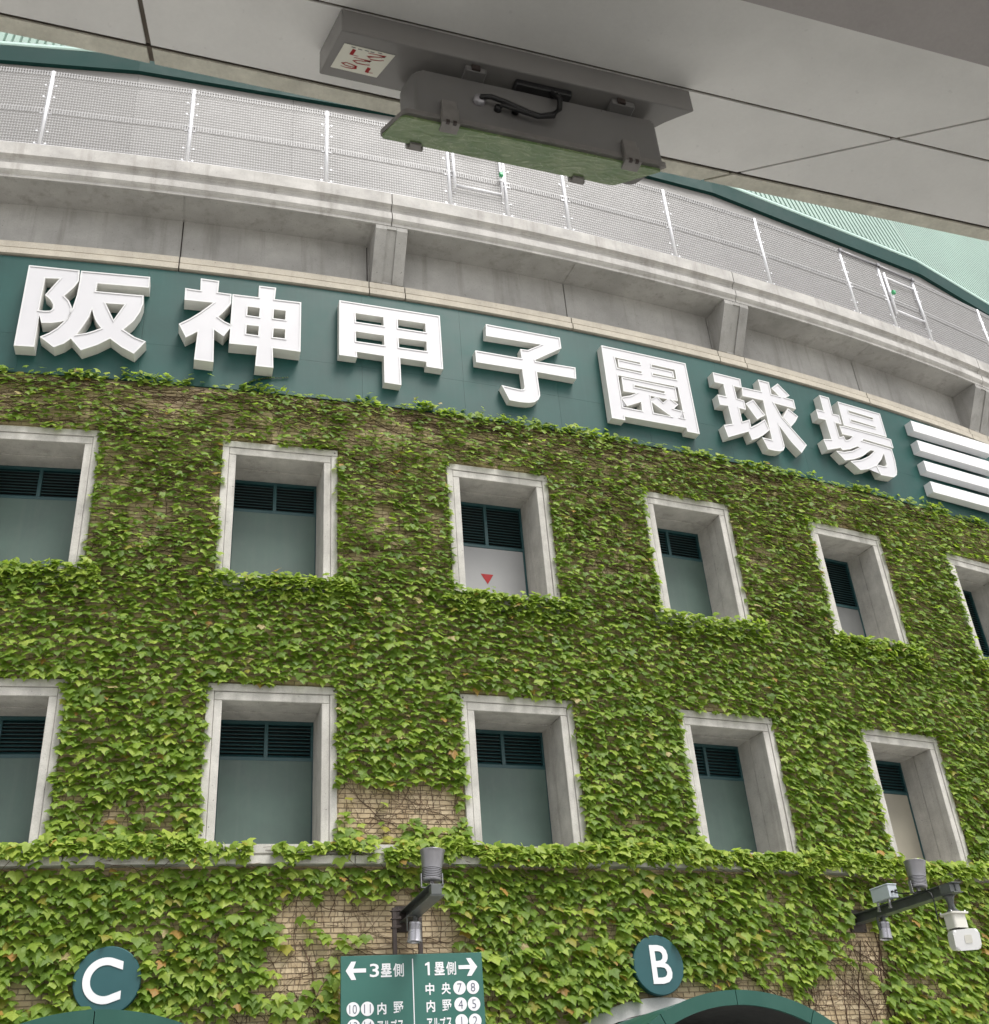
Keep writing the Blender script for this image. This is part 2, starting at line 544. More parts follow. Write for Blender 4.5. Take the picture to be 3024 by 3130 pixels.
# outlines of the seven sign characters: arc angle, height, face offset, contours, openings (metres)
LETTERS = [
('阪',-0.0347,15.53,0.3,[[(-1.08,1.064),(-0.199,1.052),(-0.184,0.785),(-0.244,0.631),(-0.388,0.407),(-0.295,0.305),(-0.23,0.16),(-0.224,0.019),(-0.253,-0.106),(-0.298,-0.161),(-0.395,-0.206),(-0.521,-0.242),(-0.695,-0.259),(-0.752,-0.083),(-0.742,-0.808),(-1.077,-0.814)],[(-0.171,1.045),(1.054,1.049),(1.058,0.782),(0.146,0.774),(0.136,0.585),(0.979,0.583),(0.988,0.386),(0.946,0.174),(0.86,-0.04),(0.701,-0.259),(0.908,-0.406),(1.11,-0.49),(0.928,-0.789),(0.71,-0.665),(0.494,-0.491),(0.285,-0.661),(0.032,-0.804),(-0.163,-0.561),(-0.264,-0.684),(-0.424,-0.784),(-0.68,-0.572),(-0.549,-0.476),(-0.421,-0.344),(-0.288,-0.12),(-0.216,0.141),(-0.178,0.453),(-0.169,0.787)]],[[(-0.762,0.785),(-0.519,0.806),(-0.718,0.391),(-0.618,0.297),(-0.552,0.183),(-0.548,0.092),(-0.585,0.037),(-0.671,0.021),(-0.773,0.025)],[(0.115,0.159),(0.091,-0.026),(0.018,-0.235),(-0.074,-0.454),(0.081,-0.403),(0.213,-0.333),(0.316,-0.266),(0.221,-0.132),(0.162,0.002)],[(0.337,0.319),(0.66,0.326),(0.509,-0.049)]]),
('神',0.0043,15.77,0.32,[[(-0.532,0.896),(-0.191,0.886),(-0.201,0.603),(0.052,0.595),(0.05,0.35),(-0.046,0.178),(-0.161,0.004),(-0.039,-0.088),(0.095,-0.15),(0.065,-0.237),(-0.041,-0.441),(-0.219,-0.308),(-0.187,-1.061),(-0.53,-1.046),(-0.51,-0.391),(-0.602,-0.475),(-0.71,-0.561),(-0.852,-0.26),(-0.667,-0.107),(-0.488,0.075),(-0.373,0.212),(-0.276,0.333),(-0.792,0.324),(-0.798,0.612),(-0.521,0.6)],[(0.069,0.598),(0.554,0.597),(0.553,0.884),(0.876,0.883),(0.86,0.593),(1.36,0.592),(1.368,-0.616),(0.857,-0.596),(0.882,-1.054),(0.554,-1.052),(0.57,-0.59),(0.067,-0.596)]],[[(0.362,0.336),(0.587,0.333),(0.581,0.114),(0.361,0.124)],[(0.851,0.34),(1.071,0.336),(1.069,0.116),(0.849,0.121)],[(0.364,-0.112),(0.587,-0.113),(0.581,-0.336),(0.362,-0.321)],[(0.861,-0.123),(1.072,-0.12),(1.074,-0.34),(0.853,-0.334)]]),
('甲',0.0531,15.45,0.23,[[(-1.015,1.181),(1.022,1.166),(1.028,-0.183),(0.692,-0.174),(0.693,-0.056),(0.174,-0.05),(0.178,-0.703),(-0.15,-0.693),(-0.147,-0.054),(-0.678,-0.045),(-0.67,-0.177),(-1.018,-0.178)]],[[(-0.696,0.913),(-0.141,0.912),(-0.135,0.694),(-0.687,0.696)],[(0.152,0.908),(0.711,0.906),(0.713,0.687),(0.153,0.694)],[(-0.695,0.453),(-0.136,0.45),(-0.134,0.211),(-0.687,0.212)],[(0.153,0.442),(0.718,0.45),(0.715,0.208),(0.16,0.211)]]),
('子',0.0967,15.55,0.22,[[(-0.788,1.063),(0.855,1.058),(0.859,0.78),(0.232,0.344),(0.241,0.312),(1.124,0.329),(1.108,0.034),(0.239,0.04),(0.253,-0.467),(0.251,-0.557),(0.206,-0.654),(0.114,-0.735),(-0.016,-0.778),(-0.199,-0.792),(-0.42,-0.785),(-0.561,-0.443),(-0.365,-0.462),(-0.157,-0.476),(-0.099,-0.46),(-0.069,-0.406),(-0.082,0.043),(-1.063,0.029),(-1.064,0.326),(-0.068,0.327),(-0.078,0.564),(0.088,0.573),(0.406,0.777),(-0.804,0.752)]],[]),
('園',0.1408,15.21,0.24,[[(-1.021,1.393),(1.046,1.393),(1.051,-0.47),(0.749,-0.469),(0.743,-0.373),(-0.72,-0.389),(-0.719,-0.484),(-1.028,-0.484)]],[[(-0.727,1.138),(-0.117,1.138),(-0.127,1.098),(-0.671,1.102),(-0.673,0.896),(-0.124,0.897),(-0.134,0.858),(-0.709,0.861)],[(0.162,1.155),(0.729,1.145),(0.725,0.882),(0.151,0.875),(0.152,0.918),(0.683,0.914),(0.681,1.086),(0.155,1.095)],[(-0.719,0.667),(0.651,0.682),(0.641,0.642),(-0.646,0.643),(-0.652,0.268),(-0.348,0.285),(-0.506,0.19),(-0.72,0.11)],[(0.665,0.671),(0.719,0.675),(0.736,0.051),(0.522,0.072),(0.655,0.208),(0.524,0.288),(0.66,0.297)],[(-0.356,0.495),(0.369,0.485),(0.357,0.435),(-0.361,0.444)],[(-0.006,0.293),(0.116,0.286),(-0.004,0.211)],[(0.166,0.291),(0.394,0.288),(0.278,0.179)],[(-0.729,0.071),(-0.625,-0.105),(-0.267,0.076),(-0.275,-0.147),(-0.724,-0.145)],[(-0.003,0.129),(0.165,0.013),(0.413,-0.151),(0.002,-0.141)],[(0.726,0.041),(0.743,-0.14),(0.626,-0.133)]]),
('球',0.185,15.68,0.25,[[(-1.106,0.841),(-0.36,0.847),(-0.376,0.629),(-0.388,0.593),(-0.589,0.589),(-0.58,0.262),(-0.391,0.243),(-0.398,-0.003),(-0.582,0.001),(-0.575,-0.358),(-0.358,-0.248),(-0.365,-0.452),(-0.156,-0.316),(0.072,-0.142),(0.136,-0.417),(-0.079,-0.601),(-0.252,-0.719),(-0.424,-0.807),(-0.47,-0.595),(-1.061,-0.877),(-1.111,-0.569),(-0.864,-0.48),(-0.881,-0.014),(-1.099,-0.035),(-1.105,0.238),(-0.878,0.24),(-0.877,0.573),(-1.11,0.568)],[(0.147,0.964),(0.452,0.963),(0.443,0.631),(0.651,0.624),(0.478,0.808),(0.701,0.992),(0.972,0.721),(0.829,0.626),(1.058,0.623),(1.055,0.366),(0.457,0.384),(0.586,0.036),(0.763,-0.184),(1.105,-0.6),(0.895,-0.853),(0.683,-0.621),(0.437,-0.227),(0.452,-0.72),(0.448,-0.8),(0.392,-0.891),(0.29,-0.941),(0.14,-0.958),(-0.035,-0.953),(-0.127,-0.667),(0.139,-0.671),(0.15,0.384),(-0.411,0.369),(-0.372,0.621),(0.155,0.635)],[(-0.374,0.174),(-0.132,0.339),(0.109,-0.025),(-0.145,-0.201)],[(0.821,0.331),(1.065,0.166),(0.942,-0.012),(0.781,-0.18),(0.612,0.039)]],[]),
('場',0.2266,15.55,0.25,[[(-0.209,1.081),(1.127,1.087),(1.121,0.418),(-0.22,0.4)],[(-0.753,1.118),(-0.459,1.121),(-0.47,0.662),(-0.284,0.668),(-0.282,0.414),(-0.474,0.411),(-0.467,0.011),(-0.318,0.079),(-0.294,-0.022),(-0.183,0.014),(-0.035,0.139),(-0.348,0.127),(-0.375,0.35),(-0.228,0.373),(1.092,0.386),(1.239,0.377),(1.236,0.132),(0.298,0.149),(0.255,0.096),(1.165,0.086),(1.162,-0.222),(1.113,-0.537),(1.064,-0.654),(0.948,-0.741),(0.858,-0.754),(0.536,-0.775),(0.469,-0.545),(0.164,-0.706),(-0.087,-0.786),(-0.334,-0.604),(0.037,-0.478),(0.349,-0.295),(0.552,-0.117),(0.44,-0.118),(0.126,-0.356),(-0.192,-0.518),(-0.497,-0.625),(-0.703,-0.415),(-0.448,-0.386),(-0.167,-0.282),(0.1,-0.126),(0.025,-0.121),(-0.226,-0.257),(-0.485,-0.344),(-0.526,-0.29),(-0.958,-0.455),(-1.006,-0.177),(-0.751,-0.113),(-0.771,0.413),(-0.987,0.395),(-0.978,0.654),(-0.752,0.665)]],[[(0.067,0.9),(0.849,0.885),(0.813,0.831),(0.064,0.836)],[(0.068,0.641),(0.842,0.627),(0.821,0.59),(0.062,0.585)],[(0.844,-0.115),(0.837,-0.406),(0.799,-0.475),(0.724,-0.496),(0.52,-0.496),(0.699,-0.317)]]),
]

# ------------------------------------------------------------------ the stadium
U0, U1 = -7.5, 25.0
STADIUM = empty('stadium', frame(5.0, 0.0), 'round ivy-clad brick stadium with concrete gallery and mint green upper stand', 'stadium')


def part(name, bm, mats, parent=None, M=None, **k):
    """mesh given in world coordinates -> child object with its own origin"""
    parent = parent or STADIUM
    if M is None:
        c = Vector((0, 0, 0))
        for v in bm.verts:
            c += v.co
        c /= len(bm.verts)
        M = Matrix.Translation(c)
    me = fin(rebase(bm, M), mats, name)
    return mesh_obj(name, me, M, parent, **k)


WIN_U = {i: R * (0.0214 + 0.0637 * (i - 2)) for i in range(0, 7)}
WIN_U = {i: 1.365 + 4.063 * (i - 2) for i in range(0, 8)}
LOW = dict(sill=6.16, top=8.646)
UPP = dict(sill=10.53, top=13.203)
WO, WI = 1.014, 0.770
HOLES = [(WIN_U[i] - WO, WIN_U[i] + WO, d['sill'] - .02, d['top']) for d in (LOW, UPP) for i in WIN_U]
GATES = [-0.684, 7.339]                    # arc positions of gates C and B
ARCH_H, ARCH_RO, ARCH_RI = 1.19, 2.76, 2.55

# backing wall with real openings
du, dh = 0.1, 0.1
nu, nh = int((U1 - U0) / du), int(14.4 / dh)
uu = U0 + du * np.arange(nu + 1)
hh = dh * np.arange(nh + 1)
gu, gh = np.meshgrid(uu, hh, indexing='ij')
tt = gu / R
V = np.stack([R * np.sin(tt), D + R - R * np.cos(tt), gh], -1).reshape(-1, 3)
iu, ih = np.meshgrid(np.arange(nu), np.arange(nh), indexing='ij')
cu_, ch_ = U0 + du * (iu + .5), dh * (ih + .5)
keep = np.ones(iu.shape, bool)
for a, b, c, d in HOLES:
    keep &= ~((cu_ > a + .12) & (cu_ < b - .12) & (ch_ > c - .02) & (ch_ < d - .12))
for g in GATES:
    keep &= ~((np.hypot(cu_ - g, ch_ - ARCH_H) < 2.65) & (ch_ > 1.19)) & ~((abs(cu_ - g) < 2.65) & (ch_ <= 1.19))
i0 = (iu * (nh + 1) + ih)[keep]
F = np.stack([i0, i0 + nh + 1, i0 + nh + 2, i0 + 1], -1)
mesh_obj('mortar_wall', np_mesh('mortar_wall', V, F, [M_MORTAR]), Matrix(), STADIUM)


# smooth value noise on the wall, used for leaf cover
def vnoise(x, y, s, seed):
    r = np.random.default_rng(seed).random((128, 128))
    x, y = x / s + 37.2, y / s + 11.7
    xi, yi = np.floor(x).astype(int), np.floor(y).astype(int)
    fx, fy = x - xi, y - yi
    fx, fy = fx * fx * (3 - 2 * fx), fy * fy * (3 - 2 * fy)
    g = lambda a, b: r[a % 128, b % 128]
    return (g(xi, yi) * (1 - fx) + g(xi + 1, yi) * fx) * (1 - fy) + (g(xi, yi + 1) * (1 - fx) + g(xi + 1, yi + 1) * fx) * fy


BARE = [(3.4, 6.74, 1.1, .40, 1.0), (-.65, 6.6, .9, .3, .45), (7.5, 6.6, .8, .28, .38), (11.4, 6.5, .6, .25, .25),
        (3.35, 5.05, .75, .5, .85), (3.3, 4.75, .6, .42, .85), (2.0, 4.7, .5, .5, .5), (1.75, 4.15, .5, .5, .48), (2.1, 5.3, .8, .3, .35),
        (5.15, 3.75, .8, .38, .52), (5.5, 3.3, 1.2, .32, .6), (9.4, 4.0, 1.5, .33, .62), (10.3, 3.65, 1.1, .35, .55),
        (11.5, 4.3, .7, .5, .68), (11.1, 3.9, .6, .35, .7), (-1.75, 4.25, .42, .24, .7), (.65, 3.95, .55, .22, .6), (1.4, 3.7, .8, .2, .5),
        (.65, 4.75, .3, .2, .35), (7.6, 3.93, .7, .2, .7), (5.0, 4.75, .3, .2, .25), (3.4, 11.6, .55, .8, .12), (-.6, 11.3, .5, .9, .15), (7.5, 11.5, .5, .7, .1),
        (3.4, 13.9, 2.2, .35, .12), (-1.0, 14.0, 2.0, .3, .18), (8.5, 13.9, 2.0, .3, .1), (13., 13.9, 2.0, .3, .08)]


def cover(u, h):
    d = np.full(u.shape, 1.12)
    up = np.clip((h - 10.3) / 1.0, 0, 1)
    d -= up * (.21 - .022 * np.clip(u - 3, 0, 12))
    d += np.where((h > 8.6) & (h < 10.35), .1, 0)
    d -= np.where(h > 13.3, .08, 0)
    for a, b, ra, rb, s in BARE:
        q = ((u - a) / ra) ** 2 + ((h - b) / rb) ** 2
        d -= s * 1.32 * np.exp(-q ** 1.3 * .8) * (.55 + 1.0 * vnoise(u, h, .26, 14 + int(a * 7) % 9))
    n = vnoise(u, h, .75, 3) * .55 + vnoise(u, h, .3, 4) * .45
    d += (n - .5) * (.45 + .55 * up)
    d += (vnoise(u / 4.5, h, .105, 62) - .5) * (.62 + .5 * up)
    lo = np.clip((5.9 - h) / .8, 0, 1)
    d += lo * ((vnoise(u / 3.2, h, .16, 63) - .5) * .7 - .10)
    d += lo * (vnoise(u, h * 1.6, .9, 9) - .5) * .8
    return d


# bricks: real blocks over the mortar, the 300 barest ones as objects
bl, bh, gap = .2, .075, .011
B = []
for r in range(int((14.30 - 2.6) / bh)):
    h0 = 2.6 + r * bh
    for k in range(int((U1 - U0 - 4) / bl)):
        u = U0 + 1.0 + (k + .5 * (r % 2)) * bl
        if any(a + .1 < u < b - .1 and c - .02 < h0 + .03 < d - .06 for a, b, c, d in HOLES):
            continue
        if any(math.hypot(u - g, h0 + .03 - ARCH_H) < 2.66 for g in GATES):
            continue
        B.append((u, h0))
B = np.array(B)
bc = cover(B[:, 0], B[:, 1] + .03)
proud = .010 + .006 * RNG.random(len(B))
rnd = RNG.random(len(B))
W2 = lambda u, h, o: np.stack([(R + o) * np.sin(u / R), D + R - (R + o) * np.cos(u / R), h], -1)


def brick_geom(idx):
    u, h, p = B[idx, 0], B[idx, 1], proud[idx]
    jl = RNG.normal(0, .0015, (2, len(idx)))
    a, b = u - (bl - gap) / 2 + jl[0], u + (bl - gap) / 2 + jl[1]
    lo, hi = h + gap / 2, h + bh - gap / 2
    z = np.full(len(idx), -.004)
    c = [W2(a, lo, z), W2(b, lo, z), W2(b, hi, z), W2(a, hi, z), W2(a + .003, lo + .003, p), W2(b - .003, lo + .003, p), W2(b - .003, hi - .003, p), W2(a + .003, hi - .003, p)]
    V = np.stack(c, 1).reshape(-1, 3)
    f = np.array([[4, 5, 6, 7], [0, 1, 5, 4], [1, 2, 6, 5], [2, 3, 7, 6], [3, 0, 4, 7]])
    F = (f[None] + 8 * np.arange(len(idx))[:, None, None]).reshape(-1, 4)
    return V, F, np.repeat(rnd[idx], 8)


inview = (B[:, 0] > -1.9) & (B[:, 0] < 14.6) & (B[:, 1] > 3.6)
dist = np.hypot(B[:, 0] - 2, 17) + (B[:, 1] - 2) * .3
score = np.where(inview, bc * 6 + dist * .12, 1e9)
order = np.argsort(score)
near = order[:300]
rest = order[300:]
for i in near:
    Vb, Fb, rb = brick_geom(np.array([i]))
    o = Vector(Vb.mean(0))
    mesh_obj('brick', np_mesh('brick', Vb - np.array(o), Fb, [M_BRICK], {'rnd': rb}), Matrix.Translation(o), STADIUM)
Vb, Fb, rb = brick_geom(rest)
mesh_obj('brickwork', np_mesh('brickwork', Vb, Fb, [M_BRICK], {'rnd': rb}), Matrix(), STADIUM, kind='stuff')

# gate openings: dark vaulted passages behind a concrete arch ring
for g in GATES:
    M = frame(g, 0, 0)
    n = 30
    bm = bmesh.new()
    A = [rad(180 * k / n) for k in range(n + 1)]
    ring = []
    for ro, zz in ((ARCH_RI, -.35), (ARCH_RI, .09), (ARCH_RO, .09), (ARCH_RO, -.02)):
        ring.append([bm.verts.new((ro * math.cos(a), ARCH_H + ro * math.sin(a), zz)) for a in A])
    for q in range(3):
        for k in range(n):
            bm.faces.new((ring[q][k], ring[q][k + 1], ring[q + 1][k + 1], ring[q + 1][k]))
    bmesh.ops.recalc_face_normals(bm, faces=bm.faces)
    for sx in (-1, 1):
        x0, x1 = sorted((sx * ARCH_RI, sx * ARCH_RO))
        box(bm, x0, x1, 0, ARCH_H - .002, -.35, .09)
    mesh_obj('entrance_arch', fin(bm, M_ARCH), M, STADIUM)
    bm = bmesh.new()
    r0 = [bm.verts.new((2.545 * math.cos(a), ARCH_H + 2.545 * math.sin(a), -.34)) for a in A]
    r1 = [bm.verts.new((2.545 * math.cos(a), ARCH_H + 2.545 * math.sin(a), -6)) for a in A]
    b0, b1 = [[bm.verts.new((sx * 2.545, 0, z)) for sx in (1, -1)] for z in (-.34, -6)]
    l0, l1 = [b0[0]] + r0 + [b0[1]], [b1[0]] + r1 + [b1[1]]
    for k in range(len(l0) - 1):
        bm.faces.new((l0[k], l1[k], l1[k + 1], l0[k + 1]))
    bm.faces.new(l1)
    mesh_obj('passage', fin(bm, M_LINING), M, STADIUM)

# ------------------------------------------------------------------ windows
SLAT_ME = {}


def slat_mesh(w):
    key = round(w, 3)
    if key not in SLAT_ME:
        bm = bmesh.new()
        box(bm, -w / 2, w / 2, -.032, .032, -.004, .004, M=Matrix.Rotation(rad(-52), 4, 'X'))
        SLAT_ME[key] = fin(bm, M_LOUVRE, 'slat')
    return SLAT_ME[key]


SURR = {}


def surround(Ht):
    """precast concrete surround with stepped face, splayed deep reveals"""
    if Ht in SURR:
        return SURR[Ht]
    bm = bmesh.new()
    ih = Ht - .272
    bv = .008
    # outer raised band, header over jambs
    box(bm, -WO, WO, Ht - .128, Ht, -.12, .062, bev=bv)
    for s in (-1, 1):
        x0, x1 = sorted((s * WO, s * (WO - .115)))
        box(bm, x0, x1, 0, Ht - .131, -.12, .060, bev=bv)
    # inner band
    box(bm, -(WO - .122), WO - .122, ih, Ht - .136, -.42, .048, bev=bv)
    for s in (-1, 1):
        x0, x1 = sorted((s * (WO - .122), s * WI))
        box(bm, x0, x1, 0, ih - .003, -.42, .046, bev=bv)
    # recess liner between the bands
    box(bm, -(WO - .02), WO - .02, Ht - .15, Ht - .11, -.13, .03)
    for s in (-1, 1):
        x0, x1 = sorted((s * (WO - .10), s * (WO - .14)))
        box(bm, x0, x1, 0, Ht - .16, -.14, .03)
    # second, slightly splayed stage of the reveal
    for s in (-1, 1):
        pts = [(s * WI, -.425), (s * (WI - .015), -.84), (s * (WI + .14), -.84), (s * (WI + .14), -.425)]
        if s < 0:
            pts = pts[::-1]
        a = [bm.verts.new((x, 0, z)) for x, z in pts]
        b = [bm.verts.new((x, ih, z)) for x, z in pts]
        for k in range(4):
            bm.faces.new((a[k], a[(k + 1) % 4], b[(k + 1) % 4], b[k]))
    box(bm, -(WI + .14), WI + .14, ih - .012, ih + .16, -.84, -.424)
    # bolts at the corners of the face
    for x in (-WO + .055, WO - .055):
        for y in (.14, Ht - .065):
            lathe(bm, [(.016, .060), (.016, .066), (0, .067)], 8, Matrix.Translation((x, y, 0)), mi=1)
    bmesh.ops.recalc_face_normals(bm, faces=bm.faces)
    SURR[Ht] = fin(bm, [M_WINCON, M_CLIP], 'window')
    return SURR[Ht]


def window(i, d, lv, panel, tri=False):
    """lv: height of the louvre's lower edge above ground"""
    u, sill, Ht = WIN_U[i], d['sill'], round(d['top'] - d['sill'], 3)
    M = frame(u, sill)
    w = mesh_obj('window', surround(Ht), M, STADIUM)
    ih = Ht - .272
    lb = lv - sill
    T = lambda x, y, z: M @ Matrix.Translation((x, y, z))
    # louvre frame
    bm = bmesh.new()
    box(bm, -.755, .755, ih - .075, ih - .014, -.83, -.765)
    box(bm, -.755, .755, lb, lb + .055, -.83, -.765)
    for x0, x1 in ((-.755, -.715), (.715, .755)):
        box(bm, x0, x1, 0, lb - .001, -.83, -.772)
        box(bm, x0, x1, lb + .056, ih - .076, -.83, -.767)
    box(bm, -.03, .03, lb + .056, ih - .076, -.83, -.763)
    mesh_obj('louvre_frame', fin(bm, M_LOUVRE), M, w)
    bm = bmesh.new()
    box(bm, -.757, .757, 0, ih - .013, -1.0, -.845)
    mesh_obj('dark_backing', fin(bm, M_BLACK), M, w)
    n = max(6, int((ih - .076 - lb - .056) / .058))
    st = (ih - .076 - lb - .056) / n
    for side in (-1, 1):
        for k in range(n):
            mesh_obj('slat', slat_mesh(.680), T(side * .3725, lb + .056 + (k + .5) * st, -.80), w)
    bm = bmesh.new()
    box(bm, -.714, .714 if panel is not M_PANEL else .735, 0.004, lb - .002, -.83, -.775 if panel is not M_PANEL else -.760, bev=.003)
    mesh_obj('shutter_panel', fin(bm, panel), M, w)
    if tri:
        bm = bmesh.new()
        prism(bm, [(-.17, .862), (-.046, .655), (.078, .862)], -.774, -.770)
        mesh_obj('red_triangle', fin(bm, M_RED), M, w, label='red downward triangle sticker')
    return w


for i in range(0, 8):
    window(i, LOW, 7.70, M_PANELB if i == 5 else M_PANEL)
for i in range(0, 8):
    window(i, UPP, 11.95 if i in (3,) else (11.75 if i == 5 else (11.2 if i == 6 else 12.26)), {3: M_PANELW, 5: M_PANELG, 6: M_PANELG}.get(i, M_PANEL), tri=(i == 3))

# upper window sills, each its own block
for i in range(0, 8):
    u = WIN_U[i]
    bm = sweep([(-.84, 10.50), (-.84, 10.536), (.02, 10.524), (.125, 10.515), (.125, 10.34), (.10, 10.33), (.10, 10.24), (-.03, 10.24)], u - 1.16, u + 1.16, .58)
    part('window_sill', bm, M_WINCON)

# lower string course under the first row of windows
k = 0
u = U0 + 2.0
while u < 21:
    a, b = u + .006, u + 4.063 - .006
    bm = sweep([(-.84, 6.10), (-.84, 6.165), (.02, 6.155), (.16, 6.145), (.16, 6.02), (.13, 6.005), (.13, 5.985), (.19, 5.975), (.19, 5.86), (-.03, 5.86)], a, b, .5)
    part('string_course_block', bm, M_WINCON)
    u += 4.063

# ------------------------------------------------------------------ gallery above the sign
BRK = [3.38 + 8.125 * k for k in range(-1, 4)]
cuts = sorted([b - .37 for b in BRK] + [b + .37 for b in BRK] + [b + 4.06 for b in BRK])
for a, b in zip(cuts[:-1], cuts[1:]):
    a, b = a + .012, b - .012
    bm = sweep([(-.25, 17.06), (.095, 17.06), (.095, 17.195), (.045, 17.205), (.045, 17.235), (.062, 17.24), (.062, 17.385), (.0, 17.40), (-.25, 17.40)], a, b)
    part('cornice_block', bm, M_LEDGE)
    bm = sweep([(-.45, 17.40), (-.1, 17.40), (-.1, 18.53), (-.45, 18.53)], a, b)
    part('gallery_wall_panel', bm, M_WALLCON)
bm = sweep([(-.48, 17.0), (-.14, 17.0), (-.14, 18.52), (-.48, 18.52)], cuts[0], cuts[-1])
part('gallery_joint_backing', bm, M_GROOVE)
bm = sweep([(-.25, 14.36), (.005, 14.36), (.005, 17.048), (-.25, 17.048)], U0, U1)
part('sign_backing_wall', bm, M_GROOVE)
for a, b in zip(BRK[:-1], BRK[1:]):
    bm = sweep([(-1.6, 18.50), (.60, 18.50), (.60, 18.565), (.64, 18.60), (.67, 18.64), (.67, 18.80), (.635, 18.84), (.60, 18.87), (.60, 18.95), (.63, 18.99), (.70, 19.02), (.70, 19.33), (.66, 19.375), (-1.6, 19.375)], a + .010, b - .010)
    part('parapet_block', bm, M_PARAPET)
# the soffit of the gallery has its own grey skin
for a, b in zip(cuts[:-1], cuts[1:]):
    bm = sweep([(-.098, 18.485), (.575, 18.485), (.575, 18.496), (-.098, 18.496)], a + .004, b - .004)
    part('gallery_soffit', bm, M_WALLCON)
for b in BRK[1:]:
    bm = bmesh.new()
    def strip(x0, x1, inset):
        p = [(17.402, -.14), (17.402, .06 - inset), (18.38, .60 - inset), (18.482, .60 - inset), (18.482, -.14)]
        A = [bm.verts.new((x0, y, z)) for y, z in p]
        C = [bm.verts.new((x1, y, z)) for y, z in p]
        for q in range(5):
            bm.faces.new((A[q], A[(q + 1) % 5], C[(q + 1) % 5], C[q]))
        bm.faces.new(A[::-1]); bm.faces.new(C)
    strip(-.33, -.102, 0); strip(-.098, .098, .035); strip(.102, .33, 0)
    p = [(17.402, .018), (17.47, .058), (17.52, .058 + .0), (17.52, .018)]
    bmesh.ops.recalc_face_normals(bm, faces=bm.faces)
    box(bm, -.098, .098, 17.403, 17.50, -.1, .052)
    box(bm, -.098, .098, 18.40, 18.481, .4, .598)
    mesh_obj('corbel', fin(bm, M_WALLCON), frame(b, 0, 0), STADIUM)

# upper stand: clad wall, green eave and mint corrugated sheet, built in straight facets
KN = [(-19.0, -1.38), (-10.4, -1.38), (-2.1, -1.36), (5.17, -1.28), (13.2, -1.10), (21.24, -.90), (29.3, -.75), (37, -.6)]


def facet_pts(extra, h):
    return [W(u, h, o + extra) for u, o in KN]


def facet_sweep(prof, name, m, nf=None):
    for a in range(len(KN) - 1):
        bm = bmesh.new()
        P = [[W(u, h, o + e) for e, h in prof] for u, o in KN[a:a + 2]]
        A = [bm.verts.new(p) for p in P[0]]
        C = [bm.verts.new(p) for p in P[1]]
        for q in range(len(prof)):
            w = (q + 1) % len(prof)
            bm.faces.new((A[q], C[q], C[w], A[w]))
        bm.faces.new(A[::-1]); bm.faces.new(C)
        bmesh.ops.recalc_face_normals(bm, faces=bm.faces)
        part(name, bm, m)


facet_sweep([(-.3, 24.21), (.10, 24.21), (.10, 24.72), (.0, 24.76), (-.3, 24.76)], 'eave_fascia', M_TRIM)
facet_sweep([(-.3, 24.765), (.085, 24.765), (.105, 24.80), (.105, 24.86), (.03, 24.88), (-.3, 24.88)], 'eave_flashing', M_FLASH)
# cladding panels between kinks
for a in range(len(KN) - 1):
    (ua, oa), (ub, ob) = KN[a], KN[a + 1]
    n = 2
    for q in range(n):
        t0, t1 = q / n, (q + 1) / n
        pa, pb = W(ua, 0, oa), W(ub, 0, ob)
        d = (pb - pa).normalized()
        nrm = Vector((d.y, -d.x, 0))
        x0 = pa.lerp(pb, t0) + d * .003
        x1 = pa.lerp(pb, t1) - d * .003
        for h0, h1, pr in ((19.38, 20.9, .015), (20.912, 24.20, .0)):
            bm = bmesh.new()
            vs = [bm.verts.new(p + nrm * (pr + z) + Vector((0, 0, h))) for h in (h0, h1) for p, z in ((x0, 0), (x1, 0), (x1, -.2), (x0, -.2))]
            for f in ((0, 1, 5, 4), (4, 5, 6, 7), (3, 2, 1, 0), (0, 4, 7, 3), (1, 2, 6, 5)):
                bm.faces.new([vs[z] for z in f])
            part('cladding_panel', bm, M_UPWALL if h0 > 20 else M_UPWALL2)
bm = bmesh.new()
for a in range(len(KN) - 1):
    P = [W(*q) for q in ((KN[a][0], 19.3, KN[a][1] - .1), (KN[a + 1][0], 19.3, KN[a + 1][1] - .1), (KN[a + 1][0], 24.4, KN[a + 1][1] - .1), (KN[a][0], 24.4, KN[a][1] - .1))]
    bm.faces.new([bm.verts.new(p) for p in P])
part('cladding_backing', bm, M_GROOVE)
# service doors at the back of the walkway, seen through the mesh
for u in (.02, 7.6, 9.55, 14.6, 19.6):
    a = max(q for q in range(len(KN)) if KN[q][0] <= u)
    (ua, oa), (ub, ob) = KN[a], KN[a + 1]
    pa, pb = W(ua, 0, oa), W(ub, 0, ob)
    p = pa.lerp(pb, (u - ua) / (ub - ua))
    d = (pb - pa).normalized()
    z = Vector((d.y, -d.x, 0))
    M = Matrix(((d.x, 0, z.x, p.x), (d.y, 0, z.y, p.y), (0, 1, 0, 19.4), (0, 0, 0, 1)))
    bm = bmesh.new()
    box(bm, -.43, .43, 0.0, 1.36, .016, .022, mi=1)
    box(bm, -.40, .40, 0.02, 1.335, .022, .03)
    mesh_obj('service_door', fin(bm, [M_UPWALL2, M_GROOVE]), M, STADIUM)
